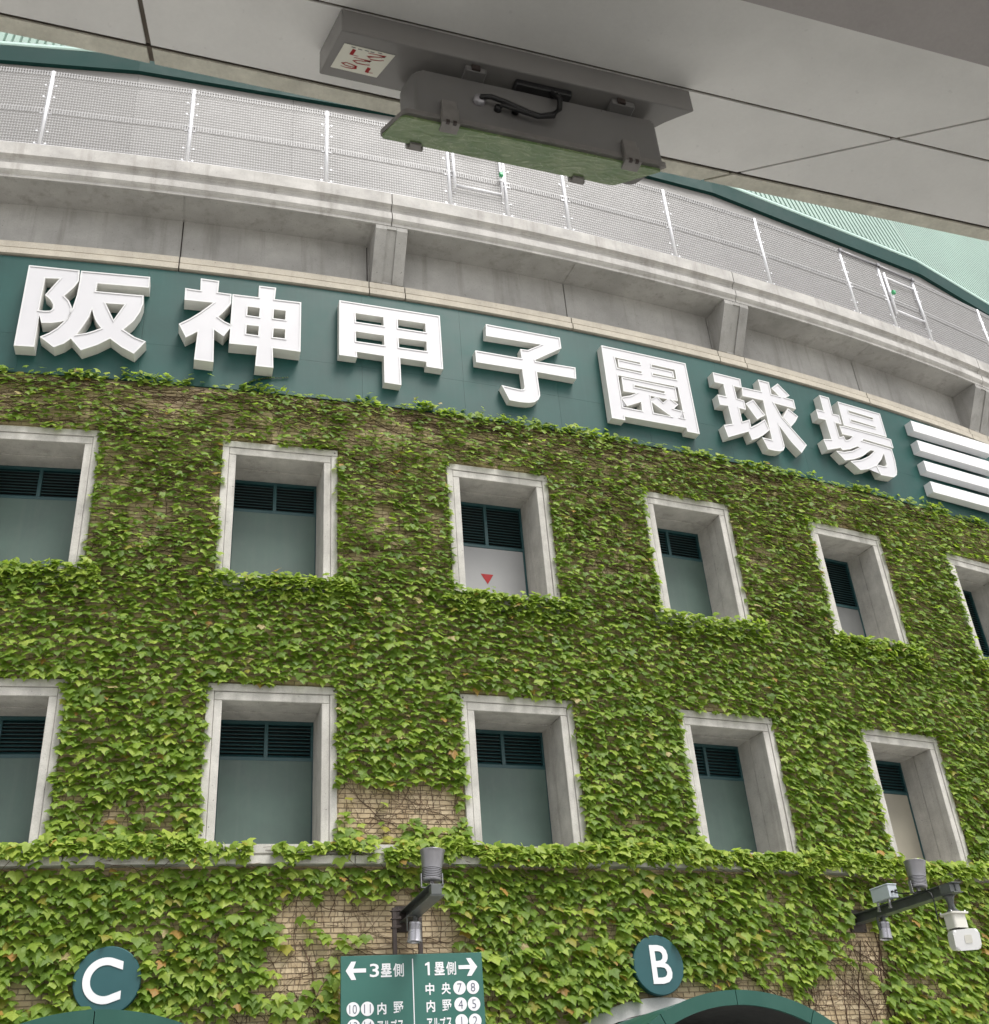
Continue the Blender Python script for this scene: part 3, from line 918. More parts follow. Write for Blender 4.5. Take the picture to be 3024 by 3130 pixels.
# corrugated sheet leaning back above the eave
for a in range(len(KN) - 1):
    pa, pb = W(KN[a][0], 24.86, KN[a][1] + .02), W(KN[a + 1][0], 24.86, KN[a + 1][1] + .02)
    d = pb - pa
    L = d.length
    d.normalize()
    z = Vector((d.y, -d.x, 0))
    up = (Vector((0, 0, math.sin(rad(79)))) - z * math.cos(rad(79)))
    nn = (z * math.sin(rad(79)) + Vector((0, 0, math.cos(rad(79)))))
    n = int(L / .18)
    V, F = [], []
    for q in range(n):
        for t, o in ((0, 0), (.20, 0), (.28, .085), (.92, .085)):
            x = (q + t) * L / n
            for s in (0, 45):
                V.append(pa + d * x + up * s + nn * o)
    x = L
    for s in (0, 45):
        V.append(pa + d * L + up * s)
    m = len(V) // 2
    F = [(2 * k, 2 * k + 2, 2 * k + 3, 2 * k + 1) for k in range(m - 1)]
    c = Vector(np.mean(np.array(V), 0))
    mesh_obj('corrugated_sheet', np_mesh('corrugated_sheet', np.array(V) - np.array(c), F, [M_ROOF]), Matrix.Translation(c), STADIUM)

# ------------------------------------------------------------------ stadium name sign
SIGN_BD = empty('stadium_name_sign', frame(7.0, 14.34), 'long dark green sign band with large white raised characters above the ivy', 'sign')
bw = 2.03
x = -7.3
while x < 24.5:
    for h0, h1 in ((14.345, 15.202), (15.205, 17.02)):
        bm = sweep([(.008, h0), (.045, h0), (.045, h1), (.008, h1)], x + .0015, x + bw - .0015, .5)
        part('sign_panel', bm, M_BOARD, SIGN_BD)
    x += bw


def offset_loop(pts, d):
    """shift a closed loop sideways by d (to the left of its direction of travel), mitred"""
    n = len(pts)
    out = []
    for i in range(n):
        p, a, b = Vector(pts[i]), Vector(pts[i - 1]), Vector(pts[(i + 1) % n])
        e1, e2 = (p - a).normalized(), (b - p).normalized()
        n1, n2 = Vector((-e1.y, e1.x)), Vector((-e2.y, e2.x))
        m = n1 + n2
        if m.length < 1e-4:
            m = n1
        m.normalize()
        k = d / max(.45, m.dot(n1))
        out.append(tuple(p + m * k))
    return out


def area(l):
    return sum(l[i - 1][0] * l[i][1] - l[i][0] * l[i - 1][1] for i in range(len(l))) / 2


def inside(p, l):
    c = False
    for i in range(len(l)):
        (x1, y1), (x2, y2) = l[i - 1], l[i]
        if (y1 > p[1]) != (y2 > p[1]) and p[0] < (x2 - x1) * (p[1] - y1) / (y2 - y1) + x1:
            c = not c
    return c


def block_letter(outs, holes, depth, rim=.026, rec=.012):
    bm = bmesh.new()
    holes = [h if area(h) < 0 else h[::-1] for h in holes]
    for o in outs:
        o = o if area(o) > 0 else o[::-1]
        hs = [h for h in holes if inside((sum(q[0] for q in h) / len(h), sum(q[1] for q in h) / len(h)), o) or inside(h[0], o)]
        loops = [o] + hs
        inner = []
        for l in loops:
            w = offset_loop(l, rim if abs(area(l)) > .02 else rim * .75)     # outline to the left: into the letter for ccw outside, cw holes
            n = len(l)
            b = [bm.verts.new((q[0], q[1], -depth)) for q in l]
            f = [bm.verts.new((q[0], q[1], 0)) for q in l]
            g = [bm.verts.new((q[0], q[1], 0)) for q in w]
            r = [bm.verts.new((q[0], q[1], -rec)) for q in w]
            for i in range(n):
                j = (i + 1) % n
                bm.faces.new((b[i], b[j], f[j], f[i])).material_index = 2
                bm.faces.new((f[i], f[j], g[j], g[i])).material_index = 1
                bm.faces.new((g[i], g[j], r[j], r[i])).material_index = 1
            inner.append((w, r))
        flat = [v for _, r in inner for v in r]
        tris = tessellate_polygon([[Vector((q[0], q[1], 0)) for q in w] for w, _ in inner])
        for t in tris:
            try:
                fc = bm.faces.new([flat[k] for k in t])
            except ValueError:
                continue
            fc.normal_update()
            if fc.normal.z < 0:
                fc.normal_flip()
            fc.material_index = 0
    return fin(bm, [M_LETTER, M_RIM, M_SIDE], 'character')


CHAR_LABEL = {'阪': 'white block character 阪, first from the left', '神': 'white block character 神', '甲': 'white block character 甲',
              '子': 'white block character 子', '園': 'white block character 園 with many thin slots', '球': 'white block character 球',
              '場': 'white block character 場, last before the bars'}
for ch, th, h, off, outs, holes in LETTERS:
    mesh_obj('character', block_letter(outs, holes, off - .046), frame(th * R, h, off), SIGN_BD, label=CHAR_LABEL[ch])
# four glossy bars that follow the characters
for h0, h1 in ((16.43, 16.735), (15.865, 16.165), (15.285, 15.58), (14.70, 15.0)):
    bm = bmesh.new()
    box(bm, 0, 2.75, h0, h1, -.215, 0, bev=.006)
    mesh_obj('white_bar', fin(bm, M_GLOSSW), frame(16.63, 0, .262) @ Matrix.Rotation(rad(-1.2), 4, 'Y'), SIGN_BD)

# ------------------------------------------------------------------ gate discs and canopies
for g, ch, hc in ((GATES[0], 'C', 4.355), (GATES[1], 'B', 4.39)):
    M = frame(g, hc, .2)
    t = empty('gate_sign', M, 'round dark green disc with white letter %s %s' % (ch, 'at lower left, beside leafy ivy' if ch == 'C' else 'above the open arched entrance right of centre'), 'sign', 'round gate letter discs')
    bm = bmesh.new()
    lathe(bm, [(0, 0), (.420, 0), (.432, -.012), (.432, -.11), (.425, -.115), (0, -.115)], 56, mi=0, smooth=False)
    mesh_obj('disc', fin(bm, M_DISC), M, t)
    bm = bmesh.new()
    for a in (40, 160, 280):
        lathe(bm, [(.02, -.112), (.02, -.2)], 8, Matrix.Translation((.3 * math.cos(rad(a)), .3 * math.sin(rad(a)), 0)))
    mesh_obj('standoff', fin(bm, M_CLIP), M, t)
    bm = bmesh.new()
    if ch == 'C':
        n = 40
        ro, ri = .288, .192
        cx, cut = -.022, .188
        a0, a1 = math.acos((cut - cx) / ro), math.acos(min(.98, (cut - cx + .0) / ri)) if (cut - cx) < ri else 0.0
        a0, a1 = rad(60), rad(58)
        P = [(cx + ro * math.cos(a0 + (2 * math.pi - 2 * a0) * k / n), ro * math.sin(a0 + (2 * math.pi - 2 * a0) * k / n)) for k in range(n + 1)]
        Q = [(cx + ri * math.cos(a1 + (2 * math.pi - 2 * a1) * k / n), ri * math.sin(a1 + (2 * math.pi - 2 * a1) * k / n)) for k in range(n + 1)]
        Q[0], Q[-1] = (cut, .128), (cut, -.128)
        P[0], P[-1] = (cut, .232), (cut, -.232)
        va = [bm.verts.new((*p, .010)) for p in P]
        vb = [bm.verts.new((*p, .010)) for p in Q]
        for k in range(n):
            bm.faces.new((va[k], va[k + 1], vb[k + 1], vb[k]))
        r = bmesh.ops.extrude_face_region(bm, geom=list(bm.faces))
        bmesh.ops.translate(bm, vec=(0, 0, -.008), verts=[v for v in r['geom'] if isinstance(v, bmesh.types.BMVert)])
        bmesh.ops.recalc_face_normals(bm, faces=bm.faces)
    else:
        co, fs = glyph('B', 0.012)
        lo, hi = co.min(0), co.max(0)
        vs = [bm.verts.new(((c[0] - lo[0]) / (hi[0] - lo[0]) * .345 - .135, (c[1] - lo[1]) / (hi[1] - lo[1]) * .555 - .27, .010)) for c in co]
        for f in fs:
            bm.faces.new([vs[k] for k in f])
        r = bmesh.ops.extrude_face_region(bm, geom=list(bm.faces))
        bmesh.ops.translate(bm, vec=(0, 0, -.008), verts=[v for v in r['geom'] if isinstance(v, bmesh.types.BMVert)])
        bmesh.ops.recalc_face_normals(bm, faces=bm.faces)
    mesh_obj('letter', fin(bm, M_WHITE), M, t)

for g, lab in ((GATES[0], 'green barrel canopy, only its top edge showing below disc C'), (GATES[1], 'green barrel canopy over the arched entrance below disc B')):
    M = frame(g, 0, 0)
    t = empty('entrance_canopy', M, lab, 'canopy', 'barrel canopies over the gates')
    hc, ro, ri, dz = .976, 2.75, 2.562, 2.2
    A = [rad(12 + 156 * k / 48) for k in range(49)]
    # front fascia in five bent segments with fine joints
    for s in range(6):
        bm = bmesh.new()
        aa = [rad(12 + 26 * s + .12 + 25.76 * k / 8) for k in range(9)]
        rr = [[bm.verts.new((r * math.cos(a), hc + r * math.sin(a), z)) for a in aa] for r, z in ((ri, dz - .05), (ri, dz), (ro, dz), (ro, dz - .05))]
        for q in range(4):
            for k in range(8):
                bm.faces.new((rr[q][k], rr[q][k + 1], rr[(q + 1) % 4][k + 1], rr[(q + 1) % 4][k]))
        bm.faces.new([r[0] for r in rr]); bm.faces.new([r[-1] for r in rr][::-1])
        bmesh.ops.recalc_face_normals(bm, faces=bm.faces)
        mesh_obj('fascia_segment', fin(bm, M_CANOPY), M, t)
    bm = bmesh.new()
    ra, rb = [[bm.verts.new(((ro - .012) * math.cos(a), hc + (ro - .012) * math.sin(a), z)) for a in A] for z in (.10, dz - .052)]
    for k in range(48):
        bm.faces.new((ra[k], ra[k + 1], rb[k + 1], rb[k])).smooth = True
    mesh_obj('barrel_roof', fin(bm, M_CANOPY), M, t)
    bm = bmesh.new()
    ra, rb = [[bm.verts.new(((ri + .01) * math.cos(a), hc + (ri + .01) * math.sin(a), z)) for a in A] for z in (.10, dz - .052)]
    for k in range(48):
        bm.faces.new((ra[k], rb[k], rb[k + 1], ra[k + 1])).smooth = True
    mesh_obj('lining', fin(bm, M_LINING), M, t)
    bm = bmesh.new()
    for s in (-1, 1):
        x0, x1 = sorted((s * ri * math.cos(A[0]), s * ro * math.cos(A[0])))
        box(bm, x0, x1, 0, hc + ri * math.sin(A[0]), dz - .2, dz - .01)
    mesh_obj('post', fin(bm, M_CANOPY), M, t)

# ------------------------------------------------------------------ direction sign on two posts
SY = 16.93
sx0, sx1, sz1, sz0 = 2.394, 4.415, 4.552, 2.55
MS = Matrix(((1, 0, 0, 3.405), (0, 0, -1, SY), (0, 1, 0, 0), (0, 0, 0, 1)))
DS = empty('direction_sign', MS, 'green direction board with white arrows, Japanese text and numbered circles on two posts', 'sign')
bm = bmesh.new()
box(bm, sx0 - 3.405, sx1 - 3.405, sz0, sz1, -.05, 0, bev=.004)
mesh_obj('board', fin(bm, M_SIGN), MS, DS)
for px, top in ((3.175, 5.20), (3.545, 5.06)):
    bm = bmesh.new()
    box(bm, px - 3.405 - .03, px - 3.405 + .03, 0, top, -.115, -.052, bev=.004)
    mesh_obj('post', fin(bm, M_POST), MS, DS)
bm = bmesh.new()
for h in (5.16, 5.05, 4.93):
    box(bm, 3.175 - 3.405 + .032, 3.175 - 3.405 + .10, h, h + .03, -.16, -.07)
    box(bm, 3.175 - 3.405 - .05, 3.175 - 3.405 + .05, h - .01, h + .002, -.13, -.045)
mesh_obj('post_clamp', fin(bm, M_POST), MS, DS)
bm = bmesh.new()
box(bm, -.006, .008, sz0 + .1, 4.491, .001, .004)
mesh_obj('divider_line', fin(bm, M_WHITE), MS, DS)


def arrow(tipx, tailx, cy, hx, dy):
    """thick arrow, two slanted arms and a shaft, as one outline"""
    s = 1 if tailx > tipx else -1
    t, hw = .05, .026
    pts = [(tipx, cy), (hx - s * .055, cy + dy), (hx + s * .012, cy + dy), (tipx + s * .105, cy + hw), (tailx, cy + hw), (tailx, cy - hw), (tipx + s * .105, cy - hw), (hx + s * .012, cy - dy), (hx - s * .055, cy - dy)]
    pts = [(p[0] - 3.405, p[1]) for p in pts]
    if area(pts) < 0:
        pts = pts[::-1]
    bm = bmesh.new()
    prism(bm, pts, .001, .004, bottom=False)
    mesh_obj('arrow', fin(bm, M_WHITE), MS, DS)


arrow(2.462, 2.745, 4.358, 2.595, .118)
arrow(4.340, 4.066, 4.360, 4.195, .118)


def put_glyph(ch, bold, x0, x1, z0, z1, m=None, lift=.001, parent=None):
    co, fs = GLYPH[(ch, bold)]
    lo, hi = co.min(0), co.max(0)
    bm = bmesh.new()
    vs = [bm.verts.new(((c[0] - lo[0]) / (hi[0] - lo[0]) * (x1 - x0) + x0 - 3.405, (c[1] - lo[1]) / (hi[1] - lo[1]) * (z1 - z0) + z0, lift + .003)) for c in co]
    for f in fs:
        try:
            bm.faces.new([vs[k] for k in f])
        except ValueError:
            pass
    r = bmesh.ops.extrude_face_region(bm, geom=list(bm.faces))
    bmesh.ops.translate(bm, vec=(0, 0, -.0025), verts=[v for v in r['geom'] if isinstance(v, bmesh.types.BMVert)])
    bmesh.ops.recalc_face_normals(bm, faces=bm.faces)
    return mesh_obj('character' if m is None else 'numeral', fin(bm, m or M_WHITE), MS, parent or DS)


for ch, b, x0, x1, z0, z1 in (('3', .012, 2.798, 2.927, 4.267, 4.441), ('塁', .024, 2.952, 3.106, 4.263, 4.439), ('側', .011, 3.127, 3.277, 4.261, 4.437),
                              ('塁', .024, 3.716, 3.863, 4.264, 4.438), ('側', .011, 3.886, 4.029, 4.262, 4.438),
                              ('中', .024, 3.578, 3.702, 4.012, 4.166), ('央', .024, 3.806, 3.939, 4.012, 4.166),
                              ('内', .024, 3.584, 3.704, 3.792, 3.945), ('野', .011, 3.808, 3.939, 3.794, 3.945),
                              ('内', .024, 2.896, 3.020, 3.788, 3.938), ('野', .011, 3.120, 3.258, 3.792, 3.944),
                              ('ア', .024, 3.584, 3.658, 3.585, 3.715), ('ル', .024, 3.668, 3.756, 3.585, 3.715), ('プ', .024, 3.766, 3.842, 3.585, 3.722), ('ス', .024, 3.852, 3.935, 3.585, 3.715),
                              ('ア', .024, 2.896, 2.972, 3.58, 3.708), ('ル', .024, 2.982, 3.072, 3.58, 3.708), ('プ', .024, 3.082, 3.160, 3.58, 3.715), ('ス', .024, 3.170, 3.255, 3.58, 3.708)):
    put_glyph(ch, b, x0, x1, z0, z1)
bm = bmesh.new()
prism(bm, [(x - 3.405, z) for x, z in ((3.618, 4.268), (3.648, 4.268), (3.648, 4.441), (3.625, 4.441), (3.583, 4.417), (3.583, 4.392), (3.618, 4.404))], .001, .004, bottom=False)
mesh_obj('character', fin(bm, M_WHITE), MS, DS)
for num, cx, cz in (('7', 4.066, 4.091), ('8', 4.260, 4.092), ('4', 4.070, 3.875), ('5', 4.263, 3.875), ('1', 4.073, 3.660), ('2', 4.266, 3.660), ('10', 2.562, 3.867), ('11', 2.758, 3.867), ('13', 2.568, 3.652), ('14', 2.763, 3.652)):
    bm = bmesh.new()
    lathe(bm, [(0, .004), (.090, .004), (.0905, .001)], 36, Matrix.Translation((cx - 3.405, cz, 0)), smooth=False)
    c = mesh_obj('number_circle', fin(bm, M_WHITE), MS, DS)
    co = GLYPH[(num, -.012)][0]
    e = co.max(0) - co.min(0)
    w = .056 * min(.98, e[0] / e[1]) * .92
    put_glyph(num, -.012, cx - w, cx + w, cz - .056, cz + .056, M_NUM, .0045, c)

# ------------------------------------------------------------------ lamps on steel arms
def spot_body(h, r_top, r_neck, up, m_top):
    """flared floodlight: hood above a ribbed neck; axis +z points out of the hood"""
    bm = bmesh.new()
    nk = h * .45
    lathe(bm, [(0, 0), (r_neck * .92, 0), (r_neck, .012), (r_neck, .03)], 30, mi=0)
    mesh_b = bm
    return bm, nk


def lamp(root, M, h, rt, rn, m):
    bm = bmesh.new()
    lathe(bm, [(0, 0), (rn * .93, 0), (rn, .015), (rn, .03)], 32)
    n = 6
    for k in range(n):
        z = .03 + k * (h * .40 - .03) / n
        dz = (h * .40 - .03) / n
        lathe(bm, [(rn, z), (rn, z + dz * .55), (rn * .88, z + dz * .6), (rn * .88, z + dz * .95), (rn, z + dz)], 32, smooth=False)
    nk = mesh_obj('ribbed_neck', fin(bm, M_LAMP if m is M_LAMP else m), M, root)
    bm = bmesh.new()
    lathe(bm, [(rn * 1.02, h * .40), (rn * 1.02, h * .43), (rn * 1.05, h * .5), (rt * .93, h * .88), (rt, h * .97), (rt * 1.015, h * .985), (rt * 1.015, h), (rt * .93, h), (rt * .9, h * .9)], 32)
    hd = mesh_obj('hood', fin(bm, m), M, root)
    bm = bmesh.new()
    lathe(bm, [(0, h * .9), (rt * .9, h * .9)], 32)
    mesh_obj('lens', fin(bm, M_LAMPD), M, hd)


def ibeam(L, w=.20, h=.155, t=.012):
    bm = bmesh.new()
    box(bm, -w / 2, w / 2, h / 2 - t, h / 2, 0, L)
    box(bm, -w / 2, w / 2, -h / 2, -h / 2 + t, 0, L)
    box(bm, -.006, .006, -h / 2 + t, h / 2 - t, 0, L - .03)
    return bm


ARMS = []
for u, L, lab in ((3.41, 1.72, 'short dark steel arm with an up and a down floodlight above the direction board'),
                  (11.45, 2.36, 'long dark steel arm at lower right, white sensor hanging from its tip')):
    h = 5.125
    M = frame(u, h, 0)
    t = empty('wall_light', M, lab, 'wall light', 'floodlight arms on the stadium wall')
    mesh_obj('beam', fin(ibeam(L), M_BEAM), M @ Matrix.Translation((0, 0, .05)), t)
    bm = bmesh.new()
    if L < 2:
        box(bm, -.085, .060, -.062, .064, L - .05, L + .056, bev=.003)
    else:
        box(bm, -.104, -.006, -.062, .062, L - .22, L + .0, bev=.003)
        box(bm, .012, .09, -.06, .06, L - .13, L + .02, bev=.003)
    mesh_obj('end_box', fin(bm, M_BEAM), M, t)
    bm = bmesh.new()
    box(bm, -.17, .17, -.2, .16, .005, .05, bev=.004)
    for sx in (-.13, .13):
        for sy in (-.16, .12):
            lathe(bm, [(.018, .05), (.018, .07), (0, .07)], 6, Matrix.Translation((sx, sy, 0)))
    mesh_obj('wall_plate', fin(bm, M_POST), M, t)
    # uplight
    tilt = Matrix.Rotation(rad(-4 if L < 2 else -7), 4, 'Z')
    zo = 1.50 if L < 2 else 1.60
    MU = M @ Matrix.Translation((0.0 if L < 2 else .02, .165, zo)) @ tilt @ Matrix.Rotation(rad(-90), 4, 'X')
    lamp(t, MU, .42, .175, .138, M_LAMP)
    bm = bmesh.new()
    for s in (-1, 1):
        box(bm, s * .15 - .006, s * .15 + .006, .078, .27, zo - .03, zo + .03)
    box(bm, -.156, .156, .078, .09, zo - .03, zo + .03)
    box(bm, -.03, .03, .09, .17, zo - .02, zo + .02)
    mesh_obj('lamp_bracket', fin(bm, M_LAMP), M, t)
    # downlight
    MD = M @ Matrix.Translation((0, -.165, .53 if L < 2 else .66)) @ tilt @ Matrix.Rotation(rad(90), 4, 'X')
    lamp(t, MD, .27, .108, .088, M_ALU)
    bm = bmesh.new()
    zz = .53 if L < 2 else .66
    box(bm, -.125, -.113, -.29, -.078, zz - .02, zz + .02)
    box(bm, -.125, .1, -.092, -.079, zz - .02, zz + .02)
    box(bm, -.03, .03, -.17, -.09, zz - .03, zz + .03)
    mesh_obj('lamp_bracket', fin(bm, M_BEAM), M, t)
    ARMS.append((M, L))
# grey box strapped to the second arm
M, L = ARMS[1]
MJ = M @ Matrix.Translation((-.10, .12, .93))
t = empty('junction_box', MJ, 'pale blue grey electrical box strapped on the long lamp arm', 'electrical box')
bm = bmesh.new()
box(bm, -.09, .10, 0, .20, -.21, .21, bev=.006)
mesh_obj('body', fin(bm, M_JBOX), MJ, t)
bm = bmesh.new()
box(bm, -.10, .11, .201, .222, -.22, .22, bev=.006)
mesh_obj('lid', fin(bm, M_JBOX), MJ, t)
for z in (-.15, .12):
    bm = bmesh.new()
    box(bm, -.06, -.03, -.13, -.002, z - .015, z + .015)
    box(bm, -.075, -.03, -.15, -.125, z - .02, z + .02)
    mesh_obj('strap', fin(bm, M_ALU), MJ, t)
for gx, gy in ((-.03, .09), (.05, .11)):
    bm = bmesh.new()
    lathe(bm, [(.018, 0), (.018, .03), (0, .03)], 10)
    mesh_obj('cable_gland', fin(bm, M_CABLE), MJ @ Matrix.Translation((gx, gy, .21)), t)
# black cable from the box to the sensor
MC = M
bm = bmesh.new()
P = [(-.13, .21, 1.16), (-.14, .17, 1.25), (-.13, .12, 1.40), (-.12, .09, 1.62), (-.11, .07, 1.85), (-.115, 0, 1.96), (-.12, -.10, 1.98), (-.13, -.30, 1.98), (-.16, -.44, 2.0), (-.13, -.52, 2.03), (-.05, -.52, 2.08)]
tube(bm, P, .011, 6)
tag(mesh_obj('cable', fin(bm, M_CABLE), MC), 'black cable looping from the grey box down to the white sensor', 'cable')
# sensor hanging from the tip of the second arm
MN = M @ Matrix.Translation((.03, -.08, 2.16)) @ Matrix.Scale(1.18, 4)
t = empty('motion_sensor', MN, 'white motion sensor with ivory mount hanging from the tip of the long arm', 'sensor')
bm = bmesh.new()
tube(bm, [(0, 0, 0), (0, -.03, 0), (0, -.10, 0), (0, -.16, 0), (0, -.20, 0), (0, -.215, 0)], [.085, .06, .042, .05, .085, .10], 12)
mesh_obj('stem', fin(bm, M_BEAM), MN, t)
bm = bmesh.new()
prism(bm, round_poly([(-.15, -.13), (.15, -.13), (.15, .10), (.06, .16), (-.06, .16), (-.15, .10)], .03), 0, .02)
bmesh.ops.transform(bm, matrix=Matrix.Translation((0, -.24, 0)) @ Matrix.Rotation(rad(-90), 4, 'X'), verts=bm.verts)
mesh_obj('flange', fin(bm, M_SENS), MN, t)
bm = bmesh.new()
prism(bm, round_poly([(-.115, -.10), (.115, -.10), (.115, .09), (-.115, .09)], .04), -.175, 0)
bmesh.ops.transform(bm, matrix=Matrix.Translation((0, -.24, 0)) @ Matrix.Rotation(rad(-90), 4, 'X'), verts=bm.verts)
mesh_obj('mount', fin(bm, M_SENS), MN, t)
bm = bmesh.new()
lathe(bm, [(.012, -.025), (.012, .018), (0, .018)], 6)
bolt_me = fin(bm, M_ALU, 'bolt')
for x, z in ((-.125, -.1), (.125, -.1), (-.12, .09), (.12, .09)):
    mesh_obj('bolt', bolt_me, MN @ Matrix.Translation((x, -.215, z)) @ Matrix.Rotation(rad(-90), 4, 'X'), t)
MH = MN @ Matrix.Translation((.045, -.545, .03)) @ Matrix.Rotation(rad(-26), 4, 'Y') @ Matrix.Rotation(rad(10), 4, 'X')
bm = bmesh.new()
prism(bm, round_poly([(-.17, -.135), (.17, -.135), (.17, .12), (-.17, .12)], .055, 6), -.12, .10)
r = bmesh.ops.bevel(bm, geom=[e for e in bm.edges if abs(e.verts[0].co.z - e.verts[1].co.z) < 1e-5], offset=.03, segments=3, affect='EDGES', profile=.5)
hd = mesh_obj('sensor_head', fin(bm, M_SENSW), MH, t)
bm = bmesh.new()
prism(bm, round_poly([(-.035, -.05), (.06, -.05), (.06, .05), (-.035, .05)], .018), .099, .106)
mesh_obj('window', fin(bm, M_SENS), MH, hd)

# ------------------------------------------------------------------ mesh fence on the gallery
FB, FT, FO = 19.385, 21.56, .60
post_t = [-.0965, -.054, -.011, .032, .0733, .0934, .116, .158, .1995, .242, .263, .2833, .326, .368]
FN = empty('mesh_fence', frame(6, FB, FO), 'galvanised mesh fence with white posts along the top of the gallery', 'fence')
bm = bmesh.new()
tube(bm, [(0, 0, 0), (0, FT - FB, 0)], .040, 10)
post_me = fin(bm, M_GALV, 'post')
CL = {}
for big in (False, True):
    bm = bmesh.new()
    box(bm, -.115, .115, -.012, .012, -.03 if big else -.02, .02 if big else -.008)
    for s in (-1, 1):
        box(bm, s * .10 - .018, s * .10 + .018, -.018, .018, -.012, .014)
    CL[big] = fin(bm, M_GALV, 'clamp')
for t in post_t:
    M = frame(t * R, FB, FO)
    p = mesh_obj('post', post_me, M, FN)
    for y in (.08, .42, .93, 1.05, 1.42, 1.76, 2.12):
        mesh_obj('clamp', CL[.9 < y < 1.1], M @ Matrix.Translation((0, y, 0)), p)


def wire_panel(w, h0, h1, folds):
    bm = bmesh.new()
    r = .0058
    n = int(w / .052)
    for k in range(n + 1):
        x = -w / 2 + k * w / n
        box(bm, x - r, x + r, h0, h1, -r, r)
    m = int((h1 - h0) / .075)
    for k in range(m + 1):
        y = h0 + k * (h1 - h0) / m
        box(bm, -w / 2, w / 2, y - r, y + r, r * .6, r * 2.6)
    for y in folds:
        # stiffening fold: the wires step forward between two closer wires
        for q in (-.045, .045):
            box(bm, -w / 2, w / 2, y + q - r, y + q + r, .02, .02 + 2 * r)
        for k in range(n + 1):
            x = -w / 2 + k * w / n
            box(bm, x - r * 1.4, x + r * 1.4, y - .075, y + .075, r, .03)
    return fin(bm, M_WIRE, 'wire_mesh')


WP = {}
for a, b in zip(post_t[:-1], post_t[1:]):
    w = round((b - a) * (R + FO) - .10, 2)
    if w not in WP:
        WP[w] = wire_panel(w, .02, 2.14, (1.0, 2.1))
    mesh_obj('wire_mesh', WP[w], frame((a + b) / 2 * R, FB, FO - .015), FN)
bm = sweep([(FO - .03, FB - .004), (FO + .03, FB - .004), (FO + .03, FB + .028), (FO - .03, FB + .028)], -6.6, 23.5, .5)
part('bottom_rail', bm, M_GALV, FN)
# two small hatch frames in front of the mesh
for a, b in ((.0733, .0934), (.263, .2833)):
    w = (b - a) * R
    M = frame((a + b) / 2 * R, FB, FO + .06)
    bm = bmesh.new()
    hw = w / 2 - .095
    for x in (-hw, hw):
        tube(bm, [(x, .47, 0), (x, 1.86, 0)], .034, 8)
    for y in (.60, 1.71):
        tube(bm, [(-hw + .03, y, 0), (hw - .03, y, 0)], .028, 8)
    g = mesh_obj('hatch_frame', fin(bm, M_GALV), M, FN)
    bm = bmesh.new()
    sx = 1 if a < .1 else -1
    box(bm, sx * hw - .06, sx * hw + .06, .98, 1.16, .03, .05)
    mesh_obj('lock_plate', fin(bm, M_GALV), M, g)
    bm = bmesh.new()
    box(bm, sx * (hw - .02) - .045, sx * (hw - .02) + .045, 1.09, 1.19, .05, .13, bev=.01)
    mesh_obj('lock', fin(bm, M_LOCK), M, g)
for a, b in ((.242, .263), (.263, .2833)):
    M = frame((a + b) / 2 * R, FB, FO + .03)
    bm = bmesh.new()
    w = (b - a) * R
    tube(bm, [(-w / 2, 2.10, 0), (w / 2, 2.10, 0)], .032, 8)
    for s in (-1, 1):
        box(bm, s * w / 2 - .05, s * w / 2 + .05, 2.05, 2.16, -.05, .05, bev=.012)
    mesh_obj('top_tube', fin(bm, M_LAMP), M, FN)

# ------------------------------------------------------------------ elevated road overhead
MV = Matrix.Rotation(rad(3.8), 4, 'Z')
ZS = 5.0
VD = empty('elevated_road', MV @ Matrix.Translation((0, 0, ZS)), 'pale concrete underside of the elevated road overhead with straight panel joints', 'bridge')


def slab(name, poly, z0, z1, m, **k):
    if area(poly) < 0:
        poly = poly[::-1]
    bm = bmesh.new()
    prism(bm, poly, z0, z1)
    c = Vector((sum(p[0] for p in poly) / len(poly), sum(p[1] for p in poly) / len(poly), z0))
    bmesh.ops.translate(bm, vec=-c, verts=bm.verts)
    mesh_obj(name, fin(bm, m), MV @ Matrix.Translation(c), VD, **k)


lx = lambda n: -.092 + (n - 2.72) * .24          # left joint
rx = lambda n: 2.714 - (n - 2.364) * 1.655        # skewed right joint
g = .009
for n0, n1, nm, m in ((2.376, 2.686, 'soffit_panel', M_SOFFIT), (2.702, 2.762, 'edge_strip', M_EDGE)):
    slab(nm, [(-4, n0), (lx(n0) - g, n0), (lx(n1) - g, n1), (-4, n1)], ZS, ZS + .10, m)
    slab(nm, [(lx(n0) + g, n0), (rx(n0) - g, n0), (rx(n1) - g, n1), (lx(n1) + g, n1)], ZS, ZS + .10, m)
    slab(nm, [(rx(n0) + g, n0), (6, n0), (6, n1), (rx(n1) + g, n1)], ZS, ZS + .10, m)
for n0, n1 in ((1.2, 2.364), (.0, 1.19), (-1.2, -.01), (-2.4, -1.21), (-10, -2.41)):
    slab('soffit_panel', [(-4, n0), (-1.6 - g, n0), (-1.6 - g, n1), (-4, n1)], ZS, ZS + .10, M_SOFFIT)
    a, b = (rx(n0), rx(n1)) if n0 > 1 else (3.6, 3.6)
    slab('soffit_panel', [(-1.6 + g, n0), (a - g, n0), (b - g, n1), (-1.6 + g, n1)], ZS, ZS + .10, M_SOFFIT)
    slab('soffit_panel', [(a + g, n0), (6, n0), (6, n1), (b + g, n1)], ZS, ZS + .10, M_SOFFIT)
for x0, x1 in ((-60, -4.012), (6.012, 60)):
    slab('soffit_panel', [(x0, -10), (x1, -10), (x1, 2.762), (x0, 2.762)], ZS, ZS + .10, M_SOFFIT)
slab('joint_sealant', [(-4.5, -10), (6.5, -10), (6.5, 2.688), (-4.5, 2.688)], ZS + .010, ZS + .095, M_JOINT)
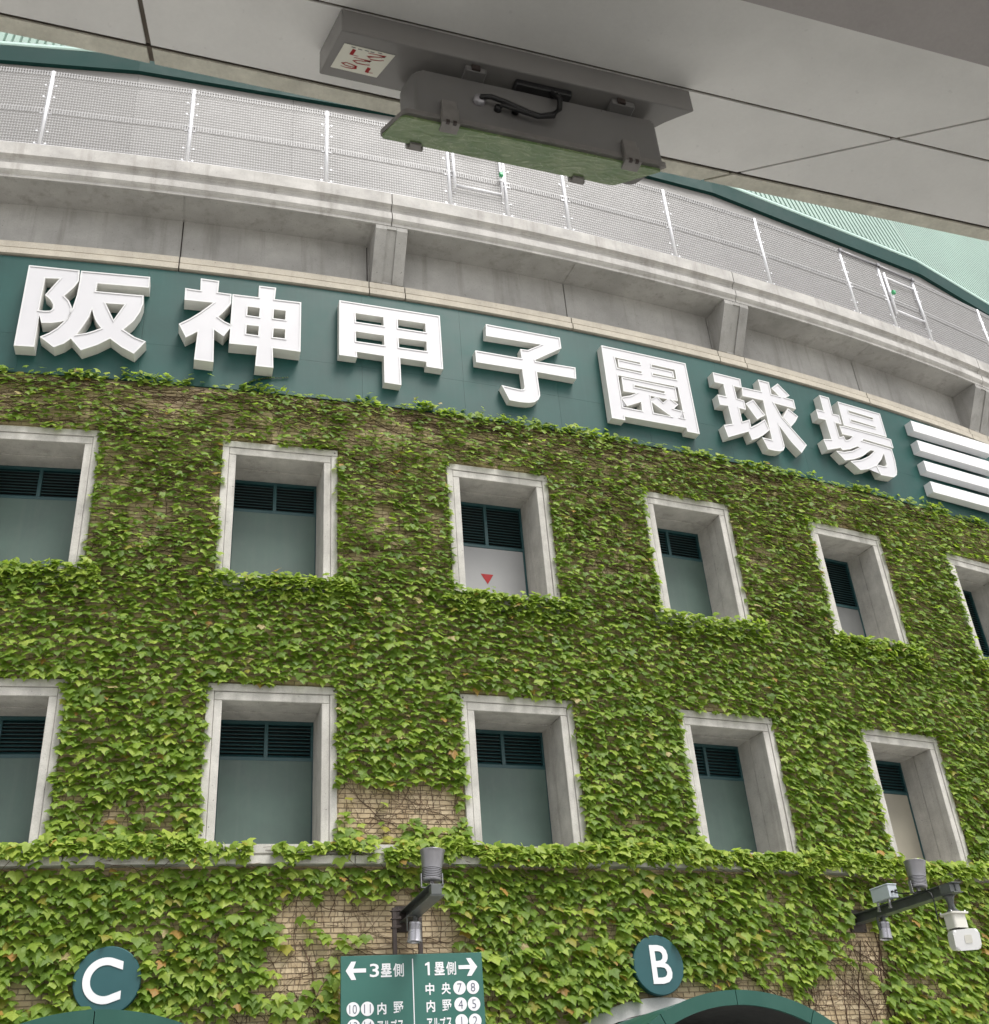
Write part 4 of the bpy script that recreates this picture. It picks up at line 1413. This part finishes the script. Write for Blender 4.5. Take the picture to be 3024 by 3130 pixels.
slab('joint_sealant', [(-4.5, 2.700), (6.5, 2.700), (6.5, 2.759), (-4.5, 2.759)], ZS + .010, ZS + .095, M_JOINT)
slab('drip_groove', [(-4.5, 2.6885), (6.5, 2.6885), (6.5, 2.6995), (-4.5, 2.6995)], ZS + .03, ZS + .095, M_GROOVE)
slab('deck', [(-60, -10), (60, -10), (60, 2.755), (-60, 2.755)], ZS + .105, ZS + .75, M_EDGE)
slab('parapet', [(-60, 2.5), (60, 2.5), (60, 2.755), (-60, 2.755)], ZS + .755, ZS + 1.5, M_EDGE)
slab('cross_beam', [(-.5, .9), (12, .9), (12, 1.924), (-.5, 1.924)], 4.90, ZS - .003, M_DARKBEAM)

# ------------------------------------------------------------------ lamp under the road
MF = MV
LF = empty('ceiling_light', MV @ Matrix.Translation((1.15, 2.46, ZS)), 'grey box light fitting with glass cover painted with green reflections under the road deck', 'light fitting')
bm = bmesh.new()
prism(bm, [(.500, 2.371), (1.800, 2.371), (1.715, 2.445), (1.62, 2.562), (.462, 2.562)], 4.882, 4.997)
bmesh.ops.bevel(bm, geom=list(bm.edges), offset=.005, segments=2, affect='EDGES', profile=.5)
tray = mesh_obj('mounting_tray', fin(bm, M_TRAY), MF, LF)
bm = bmesh.new()
prism(bm, round_poly([(.768, 2.432), (1.668, 2.428), (1.60, 2.552), (.735, 2.552)], .022, 5), 4.636, 4.852)
r = bmesh.ops.bevel(bm, geom=[e for e in bm.edges if e.verts[0].co.z > 4.85 and e.verts[1].co.z > 4.85], offset=.012, segments=2, affect='EDGES', profile=.5)
mesh_obj('housing', fin(bm, M_FIX), MF, LF)
bm = bmesh.new()
prism(bm, round_poly([(.722, 2.424), (1.676, 2.420), (1.525, 2.546), (.660, 2.546)], .02, 4), 4.612, 4.634)
mesh_obj('cover_frame', fin(bm, M_CLIP), MF, LF)
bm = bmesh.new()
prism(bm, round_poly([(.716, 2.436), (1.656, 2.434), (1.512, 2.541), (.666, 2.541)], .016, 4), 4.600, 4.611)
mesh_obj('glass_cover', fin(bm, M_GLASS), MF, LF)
for x0, x1, z0, z1 in ((.842, .902, 4.585, 4.700), (1.500, 1.560, 4.588, 4.698)):
    bm = bmesh.new()
    box(bm, x0, x1, 2.404, 2.427, z0, z0 + .075, bev=.003)
    box(bm, x0 + .003, x1 - .003, 2.410, 2.430, z0 + .07, z1, bev=.003)
    box(bm, x0, x1, 2.404, 2.448, z0 - .004, z0 + .006)
    for q in (.018, .042):
        box(bm, x0 + q - .006, x0 + q + .006, 2.402, 2.412, z0 - .006, z0 + .008, mi=1)
    mesh_obj('clip', fin(bm, [M_CLIP, M_POST]), MF, LF)
for x0, x1 in ((.756, .815), (1.345, 1.405)):
    bm = bmesh.new()
    box(bm, x0, x1, 2.543, 2.560, 4.592, 4.68, bev=.003)
    box(bm, x0 + .01, x1 - .01, 2.530, 2.556, 4.590, 4.60)
    mesh_obj('clip', fin(bm, M_CLIP), MF, LF)
for x0, x1 in ((.935, 1.01), (1.48, 1.57)):
    bm = bmesh.new()
    box(bm, x0, x1, 2.392, 2.47, 4.856, 4.8815, bev=.003)
    box(bm, x0 + .02, x0 + .05, 2.385, 2.40, 4.858, 4.880, mi=1)
    mesh_obj('hanger', fin(bm, [M_FIX, M_POST]), MF, LF)
bm = bmesh.new()
box(bm, 1.12, 1.33, 2.40, 2.47, 4.853, 4.881, bev=.004)
mesh_obj('terminal_block', fin(bm, M_CABLE), MF, LF)
bm = bmesh.new()
tube(bm, [(.985, 2.428, 4.748), (.988, 2.405, 4.748), (1.02, 2.398, 4.748), (1.065, 2.398, 4.738), (1.111, 2.398, 4.723), (1.152, 2.398, 4.711), (1.194, 2.398, 4.704), (1.24, 2.398, 4.727), (1.272, 2.40, 4.775), (1.282, 2.405, 4.826), (1.27, 2.412, 4.862)], .0095, 8)
tube(bm, [(1.05, 2.428, 4.727), (1.06, 2.40, 4.722), (1.11, 2.394, 4.705), (1.18, 2.392, 4.690), (1.24, 2.393, 4.712), (1.27, 2.395, 4.76), (1.275, 2.40, 4.82), (1.25, 2.41, 4.862)], .008, 8)
mesh_obj('power_cable', fin(bm, M_CABLE), MF, LF)
for x, z, r in ((.985, 4.749, .021), (1.05, 4.727, .014), (1.115, 4.735, .013)):
    bm = bmesh.new()
    lathe(bm, [(r, 0), (r, .016), (r * .7, .02), (0, .02)], 12, Matrix.Translation((x, 2.43, z)) @ Matrix.Rotation(rad(90), 4, 'X'))
    mesh_obj('cable_gland', fin(bm, M_ALU if r > .02 else M_CABLE), MF, LF)
bm = bmesh.new()
prism(bm, [(.494, 2.522), (.520, 2.418), (.694, 2.421), (.654, 2.524)], 4.8795, 4.881)
lb = mesh_obj('paper_label', fin(bm, M_PAPER), MF, tray)


def ribbon(bm, pts, w, z=4.8790):
    w = w if isinstance(w, (list, tuple)) else [w] * len(pts)
    L = []
    for i, p in enumerate(pts):
        a, b = Vector(pts[max(i - 1, 0)]), Vector(pts[min(i + 1, len(pts) - 1)])
        d = (b - a).normalized()
        n = Vector((-d.y, d.x)) * w[i] / 2
        L.append((bm.verts.new((p[0] + n.x, p[1] + n.y, z)), bm.verts.new((p[0] - n.x, p[1] - n.y, z))))
    for q, s in zip(L[:-1], L[1:]):
        bm.faces.new((q[0], s[0], s[1], q[1]))


bm = bmesh.new()
ribbon(bm, [(.557, 2.432), (.550, 2.455)], .0125, 4.8791)
ribbon(bm, [(.545, 2.4552), (.575, 2.4552)], .0022, 4.8792)
ribbon(bm, [(.621, 2.491), (.615, 2.512)], .0125, 4.8791)
ribbon(bm, [(.611, 2.5118), (.637, 2.5095)], .0022, 4.8792)
ribbon(bm, [(.560, 2.503), (.540, 2.501), (.528, 2.496), (.542, 2.490), (.561, 2.493), (.577, 2.497), (.577, 2.504), (.564, 2.509), (.544, 2.510), (.525, 2.507)], [.003, .003, .011, .0028, .003, .006, .010, .004, .003, .002], 4.8791)
ribbon(bm, [(.560, 2.503), (.581, 2.498)], .002, 4.8792)
ribbon(bm, [(.561, 2.463), (.593, 2.464), (.620, 2.466), (.601, 2.470), (.577, 2.472), (.563, 2.477), (.575, 2.483), (.604, 2.483), (.620, 2.480)], [.002, .003, .010, .003, .003, .010, .004, .003, .003], 4.8791)
ribbon(bm, [(.604, 2.434), (.640, 2.433), (.664, 2.4345), (.653, 2.440), (.630, 2.443), (.605, 2.449), (.619, 2.457), (.645, 2.455), (.662, 2.450)], [.002, .003, .010, .003, .003, .010, .004, .003, .003], 4.8791)
mesh_obj('red_handwriting', fin(bm, M_RED), MF, tray)
bm = bmesh.new()
for x, y in ((.552, 2.4245), (.575, 2.427), (.598, 2.4265), (.617, 2.427), (.643, 2.4245)):
    ribbon(bm, [(x - .007, y), (x + .007, y + .0005)], .0028)
mesh_obj('small_print', fin(bm, M_LAMPD), MF, tray)

# ------------------------------------------------------------------ ivy
IVY = empty('ivy', frame(5.0, 0.0, .02), 'green three-lobed ivy climbing over the stadium wall between the windows', 'ivy')


def blocked(u, h, m=0.0):
    b = np.zeros(u.shape, bool)
    for a, c, d, e in HOLES:
        b |= (u > a - m) & (u < c + m) & (h > d - m * .2) & (h < e + m)
    for g, hc in zip(GATES, (4.355, 4.39)):
        b |= np.hypot(u - g, h - hc) < .43 + m
        b |= np.hypot(u - g, h - ARCH_H) < ARCH_RO - .02 + m * .5
    for uc in (3.41, 11.45):
        b |= (abs(u - uc) < .2) & (abs(h - 5.1) < .24)
    b |= (u > 2.40) & (u < 4.38) & (h < 4.60)
    return b


LEAF_Y = np.array([(0, 0), (.14, .12), (.34, .10), (.46, -.06), (.57, -.24), (.66, -.46), (.36, -.43), (.29, -.60), (.13, -.84), (0, -1.06)])
NO = len(LEAF_Y)
OUT2 = np.concatenate([LEAF_Y, LEAF_Y[1:-1][::-1] * [-1, 1]])       # 18 outline points
LV2 = np.concatenate([[(0, -.36)], OUT2])
LF = np.array([(0, 1 + i, 1 + (i + 1) % len(OUT2)) for i in range(len(OUT2))])


def leaf_batch(u, h, off, size, lift, roll, yaw, seed):
    """vertices (n,19,3) in wall coordinates (x along, y up, z out) turned into the world"""
    r = np.random.default_rng(seed)
    n = len(u)
    P = np.repeat(LV2[None], n, 0)
    x = P[..., 0] * (1 + r.normal(0, .10, (n, 1))) * r.uniform(.88, 1.12, (n, 1))
    y = P[..., 1] * (1 + r.normal(0, .06, (n, 1))) + r.normal(0, .015, P.shape[:2])
    x = x + r.normal(0, .015, P.shape[:2])
    fold = r.uniform(-.05, .24, (n, 1))
    curl = r.uniform(-.12, .28, (n, 1))
    side = r.normal(0, .08, (n, 1))
    z = -fold * np.abs(x) - curl * (y + .3) ** 2 + side * x * (y + .4) + .06
    z = z + np.where(np.arange(P.shape[1]) == 0, .03, 0)
    s = size[:, None]
    x, y, z = x * s, y * s, z * s
    c, q = np.cos(roll)[:, None], np.sin(roll)[:, None]
    x, y = x * c - y * q, x * q + y * c
    c, q = np.cos(lift)[:, None], np.sin(lift)[:, None]
    y, z = y * c + z * q, -y * q + z * c            # tip swings outward, upper face turns to the sky
    c, q = np.cos(yaw)[:, None], np.sin(yaw)[:, None]
    x, z = x * c + z * q, -x * q + z * c
    t = (u / R)[:, None]
    ro = R + off[:, None] + z
    # local tangent offset x is laid along the wall
    wx = ro * np.sin(t) + x * np.cos(t)
    wy = D + R - ro * np.cos(t) + x * np.sin(t)
    wz = h[:, None] + y
    return np.stack([wx, wy, wz], -1)


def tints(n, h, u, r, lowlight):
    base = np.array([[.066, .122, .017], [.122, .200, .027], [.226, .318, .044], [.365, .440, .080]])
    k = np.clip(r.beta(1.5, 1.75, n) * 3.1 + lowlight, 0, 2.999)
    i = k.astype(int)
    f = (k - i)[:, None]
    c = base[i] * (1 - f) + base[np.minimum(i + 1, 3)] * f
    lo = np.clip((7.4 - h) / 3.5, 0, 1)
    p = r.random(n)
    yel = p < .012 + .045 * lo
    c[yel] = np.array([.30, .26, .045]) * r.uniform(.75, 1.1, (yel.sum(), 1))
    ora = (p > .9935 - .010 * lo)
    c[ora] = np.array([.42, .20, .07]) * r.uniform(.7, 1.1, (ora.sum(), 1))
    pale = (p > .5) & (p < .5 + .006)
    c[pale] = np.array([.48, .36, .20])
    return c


sets = []
r = np.random.default_rng(5)
# jittered rows over the wall
gx, gy = .080, .068
U, Hh = np.meshgrid(np.arange(-7.0, 23.2, gx), np.arange(3.0, 14.36, gy), indexing='ij')
U, Hh = U.ravel(), Hh.ravel()
U = U + r.uniform(-.6, .6, len(U)) * gx
Hh = Hh + r.uniform(-.45, .45, len(Hh)) * gy + (vnoise(U, Hh * 0, .5, 71) - .5) * .09
c = cover(U, Hh)
k = (r.random(len(U)) < np.clip(c, 0, 1)) & ~blocked(U, Hh - .05, .02) & (U < 20.5 + (Hh - 3.5) * .25)
ledge = (Hh > 5.82) & (Hh < 6.2)
k &= ~(ledge & (r.random(len(U)) < .97))
U, Hh, c = U[k], Hh[k], c[k]
sz = np.interp(Hh, [3.5, 8, 14], [.158, .134, .112]) * r.uniform(.66, 1.24, len(U))
off = .035 + .13 * r.random(len(U)) ** 1.5 * np.clip(c, .3, 1) + .06 * vnoise(U, Hh, .6, 21)
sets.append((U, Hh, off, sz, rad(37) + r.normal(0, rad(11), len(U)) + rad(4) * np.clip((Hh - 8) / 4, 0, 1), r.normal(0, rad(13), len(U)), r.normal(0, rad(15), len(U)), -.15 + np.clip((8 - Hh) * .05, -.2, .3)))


def fringe(u0, u1, h, o, n, spread, sz, lift, dens_seed=None, thr=0.0, ds=0.7):
    u = r.uniform(u0, u1, n)
    hh = h + r.normal(0, spread, n)
    if dens_seed is not None:
        kk = vnoise(u, u * 0, ds, dens_seed) > thr
        u, hh = u[kk], hh[kk]
    m = len(u)
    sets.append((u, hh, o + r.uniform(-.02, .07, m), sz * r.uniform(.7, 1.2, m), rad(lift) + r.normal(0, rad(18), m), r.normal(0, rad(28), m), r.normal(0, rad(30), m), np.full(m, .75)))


# leaves trailing over the string course
fringe(-7.0, 20.6, 6.12, .20, 2550, .065, .135, 40, 31, .42, .8)
fringe(-7.0, 20.6, 5.96, .22, 2900, .07, .14, 38, 32, .45, .7)
fringe(-3.6, .2, 6.10, .21, 420, .08, .14, 38)
fringe(4.6, 20.6, 6.06, .21, 1640, .09, .14, 38)
fringe(.1, 4.7, 6.08, .21, 420, .08, .13, 38, 35, .45, .45)
# and over the upper sills
for i in range(0, 8):
    a = WIN_U[i]
    n = 300 if i not in (2, 4) else 130
    fringe(a - 1.25, a + 1.25, 10.44, .16, n, .085, .12, 40)
    if i == 2:
        fringe(a - .2, a + 1.3, 10.46, .16, 190, .07, .12, 40)
    fringe(a - 1.3, a + 1.3, 10.22, .10, 170, .07, .12, 38)
# top edge reaching over the foot of the sign
fringe(-7.0, 23.0, 14.37, .075, 1500, .055, .105, 42, 41, .48, .5)
fringe(-7.0, 23.0, 14.47, .085, 420, .05, .095, 40, 42, .60, .45)
# a few straying onto the window surrounds
for i in range(0, 8):
    for d in (LOW, UPP):
        if d is LOW and i > 7:
            continue
        for s in (-1, 1):
            n = 60
            u = WIN_U[i] + s * r.normal(WO + .03, .035, n)
            hh = r.uniform(d['sill'] + .1, d['top'] + .05, n)
            kk = cover(u, hh) > .62
            m = kk.sum()
            sets.append((u[kk], hh[kk], .085 + .04 * r.random(m), .115 * r.uniform(.7, 1.15, m), rad(36) + r.normal(0, rad(15), m), r.normal(0, rad(30), m), r.normal(0, rad(30), m), np.zeros(m)))
        n = 55
        u = WIN_U[i] + r.uniform(-WO, WO, n)
        hh = d['top'] + r.uniform(-.01, .1, n)
        kk = vnoise(u, hh, .4, 55) > .45
        m = kk.sum()
        sets.append((u[kk], hh[kk], .085 + .04 * r.random(m), .115 * r.uniform(.7, 1.15, m), rad(36) + r.normal(0, rad(15), m), r.normal(0, rad(30), m), r.normal(0, rad(30), m), np.zeros(m)))

U, Hh, OFF, SZ, LI, RO, YA, LL = [np.concatenate([s[i] for s in sets]) for i in range(8)]
bad = blocked(U, Hh, -.10) & ~((Hh > 10.4) & (Hh < 10.62))
U, Hh, OFF, SZ, LI, RO, YA, LL = [a[~bad] for a in (U, Hh, OFF, SZ, LI, RO, YA, LL)]
LVv = leaf_batch(U, Hh, OFF, SZ, LI, RO, YA, 77)
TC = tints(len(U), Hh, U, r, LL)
TC4 = np.concatenate([TC, np.ones((len(TC), 1))], 1)
NV = LVv.shape[1]
# the 300 nearest in view become leaves of their own
cpos = np.array([0, 0, 1.6])
dd = LVv[:, 0] - cpos
dist = np.linalg.norm(dd, axis=1)
vis = (U > -1.7) & (U < 14.6) & (Hh > 3.75)
order = np.argsort(np.where(vis, dist / SZ, 1e9))
near, rest = order[:300], order[300:]
for i in near:
    o = Vector(LVv[i].mean(0))
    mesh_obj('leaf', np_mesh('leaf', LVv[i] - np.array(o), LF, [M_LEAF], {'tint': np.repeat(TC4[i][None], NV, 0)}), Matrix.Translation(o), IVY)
Vv = LVv[rest].reshape(-1, 3)
Fv = (LF[None] + NV * np.arange(len(rest))[:, None, None]).reshape(-1, 3)
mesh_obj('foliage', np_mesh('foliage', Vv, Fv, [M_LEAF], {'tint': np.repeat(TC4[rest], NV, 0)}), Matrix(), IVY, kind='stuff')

# vine stems: thin wandering tubes
VS, FS = [], []
base = 0
r2 = np.random.default_rng(19)


def stem(u, h, ang, L, rad_, wander, step=.075, off0=.02):
    global base
    n = max(4, int(L / step))
    pts = []
    for k in range(n):
        if blocked(np.array([u]), np.array([h]), .0)[0] or h > 14.42 or h < 2.8 or (5.84 < h < 6.18 and off0 < .1):
            break
        pts.append((u, h, off0 + .02 * math.sin(k * .9 + u * 7) * .5 + r2.uniform(0, .012)))
        ang += r2.normal(0, wander)
        u += step * math.cos(ang)
        h += step * math.sin(ang)
    if len(pts) < 4:
        return
    p = np.array(pts)
    C = np.array([W2(p[:, 0], p[:, 1], p[:, 2])])[0]
    T = np.gradient(C, axis=0)
    T /= np.linalg.norm(T, axis=1)[:, None]
    th = p[:, 0] / R
    Nn = np.stack([np.sin(th), -np.cos(th), 0 * th], -1)
    Bn = np.cross(T, Nn)
    rr = rad_ * np.linspace(1, .55, len(p))[:, None]
    ring = [C + rr * (Bn * math.cos(a) + Nn * math.sin(a)) for a in (0, 2.09, 4.19)]
    V = np.stack(ring, 1).reshape(-1, 3)
    m = len(p)
    for k in range(m - 1):
        for q in range(3):
            FS.append((base + 3 * k + q, base + 3 * k + (q + 1) % 3, base + 3 * k + 3 + (q + 1) % 3, base + 3 * k + 3 + q))
    VS.append(V)
    base += len(V)


# general tangle
for k in range(2950):
    u, h = r2.uniform(-6.8, 22.8), r2.uniform(3.2, 14.3)
    if u > 20.5 + (h - 3.5) * .25:
        continue
    hor = r2.random() < (.55 if h > 8 else .35)
    ang = (r2.choice([0, math.pi]) + r2.normal(0, .35)) if hor else (math.pi / 2 * r2.choice([-1, 1]) + r2.normal(0, .4))
    stem(u, h, ang, r2.uniform(.5, 2.2), r2.choice([.0028, .0035, .0045, .006], p=[.35, .35, .2, .1]), .16)
for k in range(2950):
    u, h = r2.uniform(-6.8, 22.8), r2.uniform(10.3, 14.3)
    if u < 20.5 + (h - 3.5) * .25:
        stem(u, h, r2.choice([0, math.pi]) + r2.normal(0, .22), r2.uniform(.6, 2.0), r2.choice([.0035, .005, .007]), .13)
# bare patches carry a denser net of dead runners, thick climbers among them
for a, b, ra, rb, s in BARE[:18] + BARE[21:]:
    for k in range(int((55 if b < 9 else 70) * ra * rb / .4 * s) + 8):
        u, h = a + r2.normal(0, ra * .75), b + r2.normal(0, rb * .8)
        q = r2.random()
        ang = r2.normal(0, .25) if q < .42 else (math.pi / 2 + r2.normal(0, .3) if q < .8 else r2.uniform(0, math.pi))
        stem(u, h, ang, r2.uniform(.35, 1.3), r2.choice([.003, .0042, .006], p=[.45, .35, .2]), .14, .05)
for u0 in (-1.9, .4, 2.2, 4.55, 5.6, 6.3, 8.6, 9.6, 10.8, 11.5, 11.8, 12.1, 13.3, 14.5, 15.6):
    for q in range(3):
        stem(u0 + r2.normal(0, .12), 3.0, math.pi / 2 + r2.normal(0, .12), r2.uniform(2.0, 2.9), r2.choice([.009, .013, .017]), .10)
# dark skein along the upper edge
for k in range(260):
    stem(r2.uniform(-6.8, 22.8), r2.uniform(14.05, 14.36), r2.choice([0, math.pi]) + r2.normal(0, .12), r2.uniform(.6, 1.8), .006, .07)
for k in range(220):
    u = r2.uniform(-5.4, 17)
    stem(u, r2.uniform(5.87, 6.14), r2.choice([0, math.pi]) + r2.normal(0, .2), r2.uniform(.4, 1.4), .0045, .15, .06, .175)
VS = np.concatenate(VS)
mesh_obj('stems', np_mesh('stems', VS, np.array(FS), [M_STEM]), Matrix(), IVY, kind='stuff')
# one runner that has crept out over the sign below the second character
bm = bmesh.new()
P = [(.62, 14.42), (.72, 14.50), (.85, 14.58), (1.0, 14.64), (1.2, 14.68), (1.45, 14.72)]
tube(bm, [W(u, h, .065) for u, h in P], .004, 4)
part('runner', bm, M_STEM, IVY)
n = 26
uu_ = np.interp(np.linspace(0, 1, n), np.linspace(0, 1, 6), [p[0] for p in P])
h_ = np.interp(np.linspace(0, 1, n), np.linspace(0, 1, 6), [p[1] for p in P]) + .01
Lr = leaf_batch(uu_, h_, np.full(n, .075), np.linspace(.075, .03, n), np.full(n, .5) + r.normal(0, .3, n), r.normal(0, .8, n), r.normal(0, .5, n), 3)
mesh_obj('runner_leaves', np_mesh('runner_leaves', Lr.reshape(-1, 3), (LF[None] + NV * np.arange(n)[:, None, None]).reshape(-1, 3), [M_LEAF], {'tint': np.tile([.05, .10, .02, 1], (n * NV, 1))}), Matrix(), IVY)
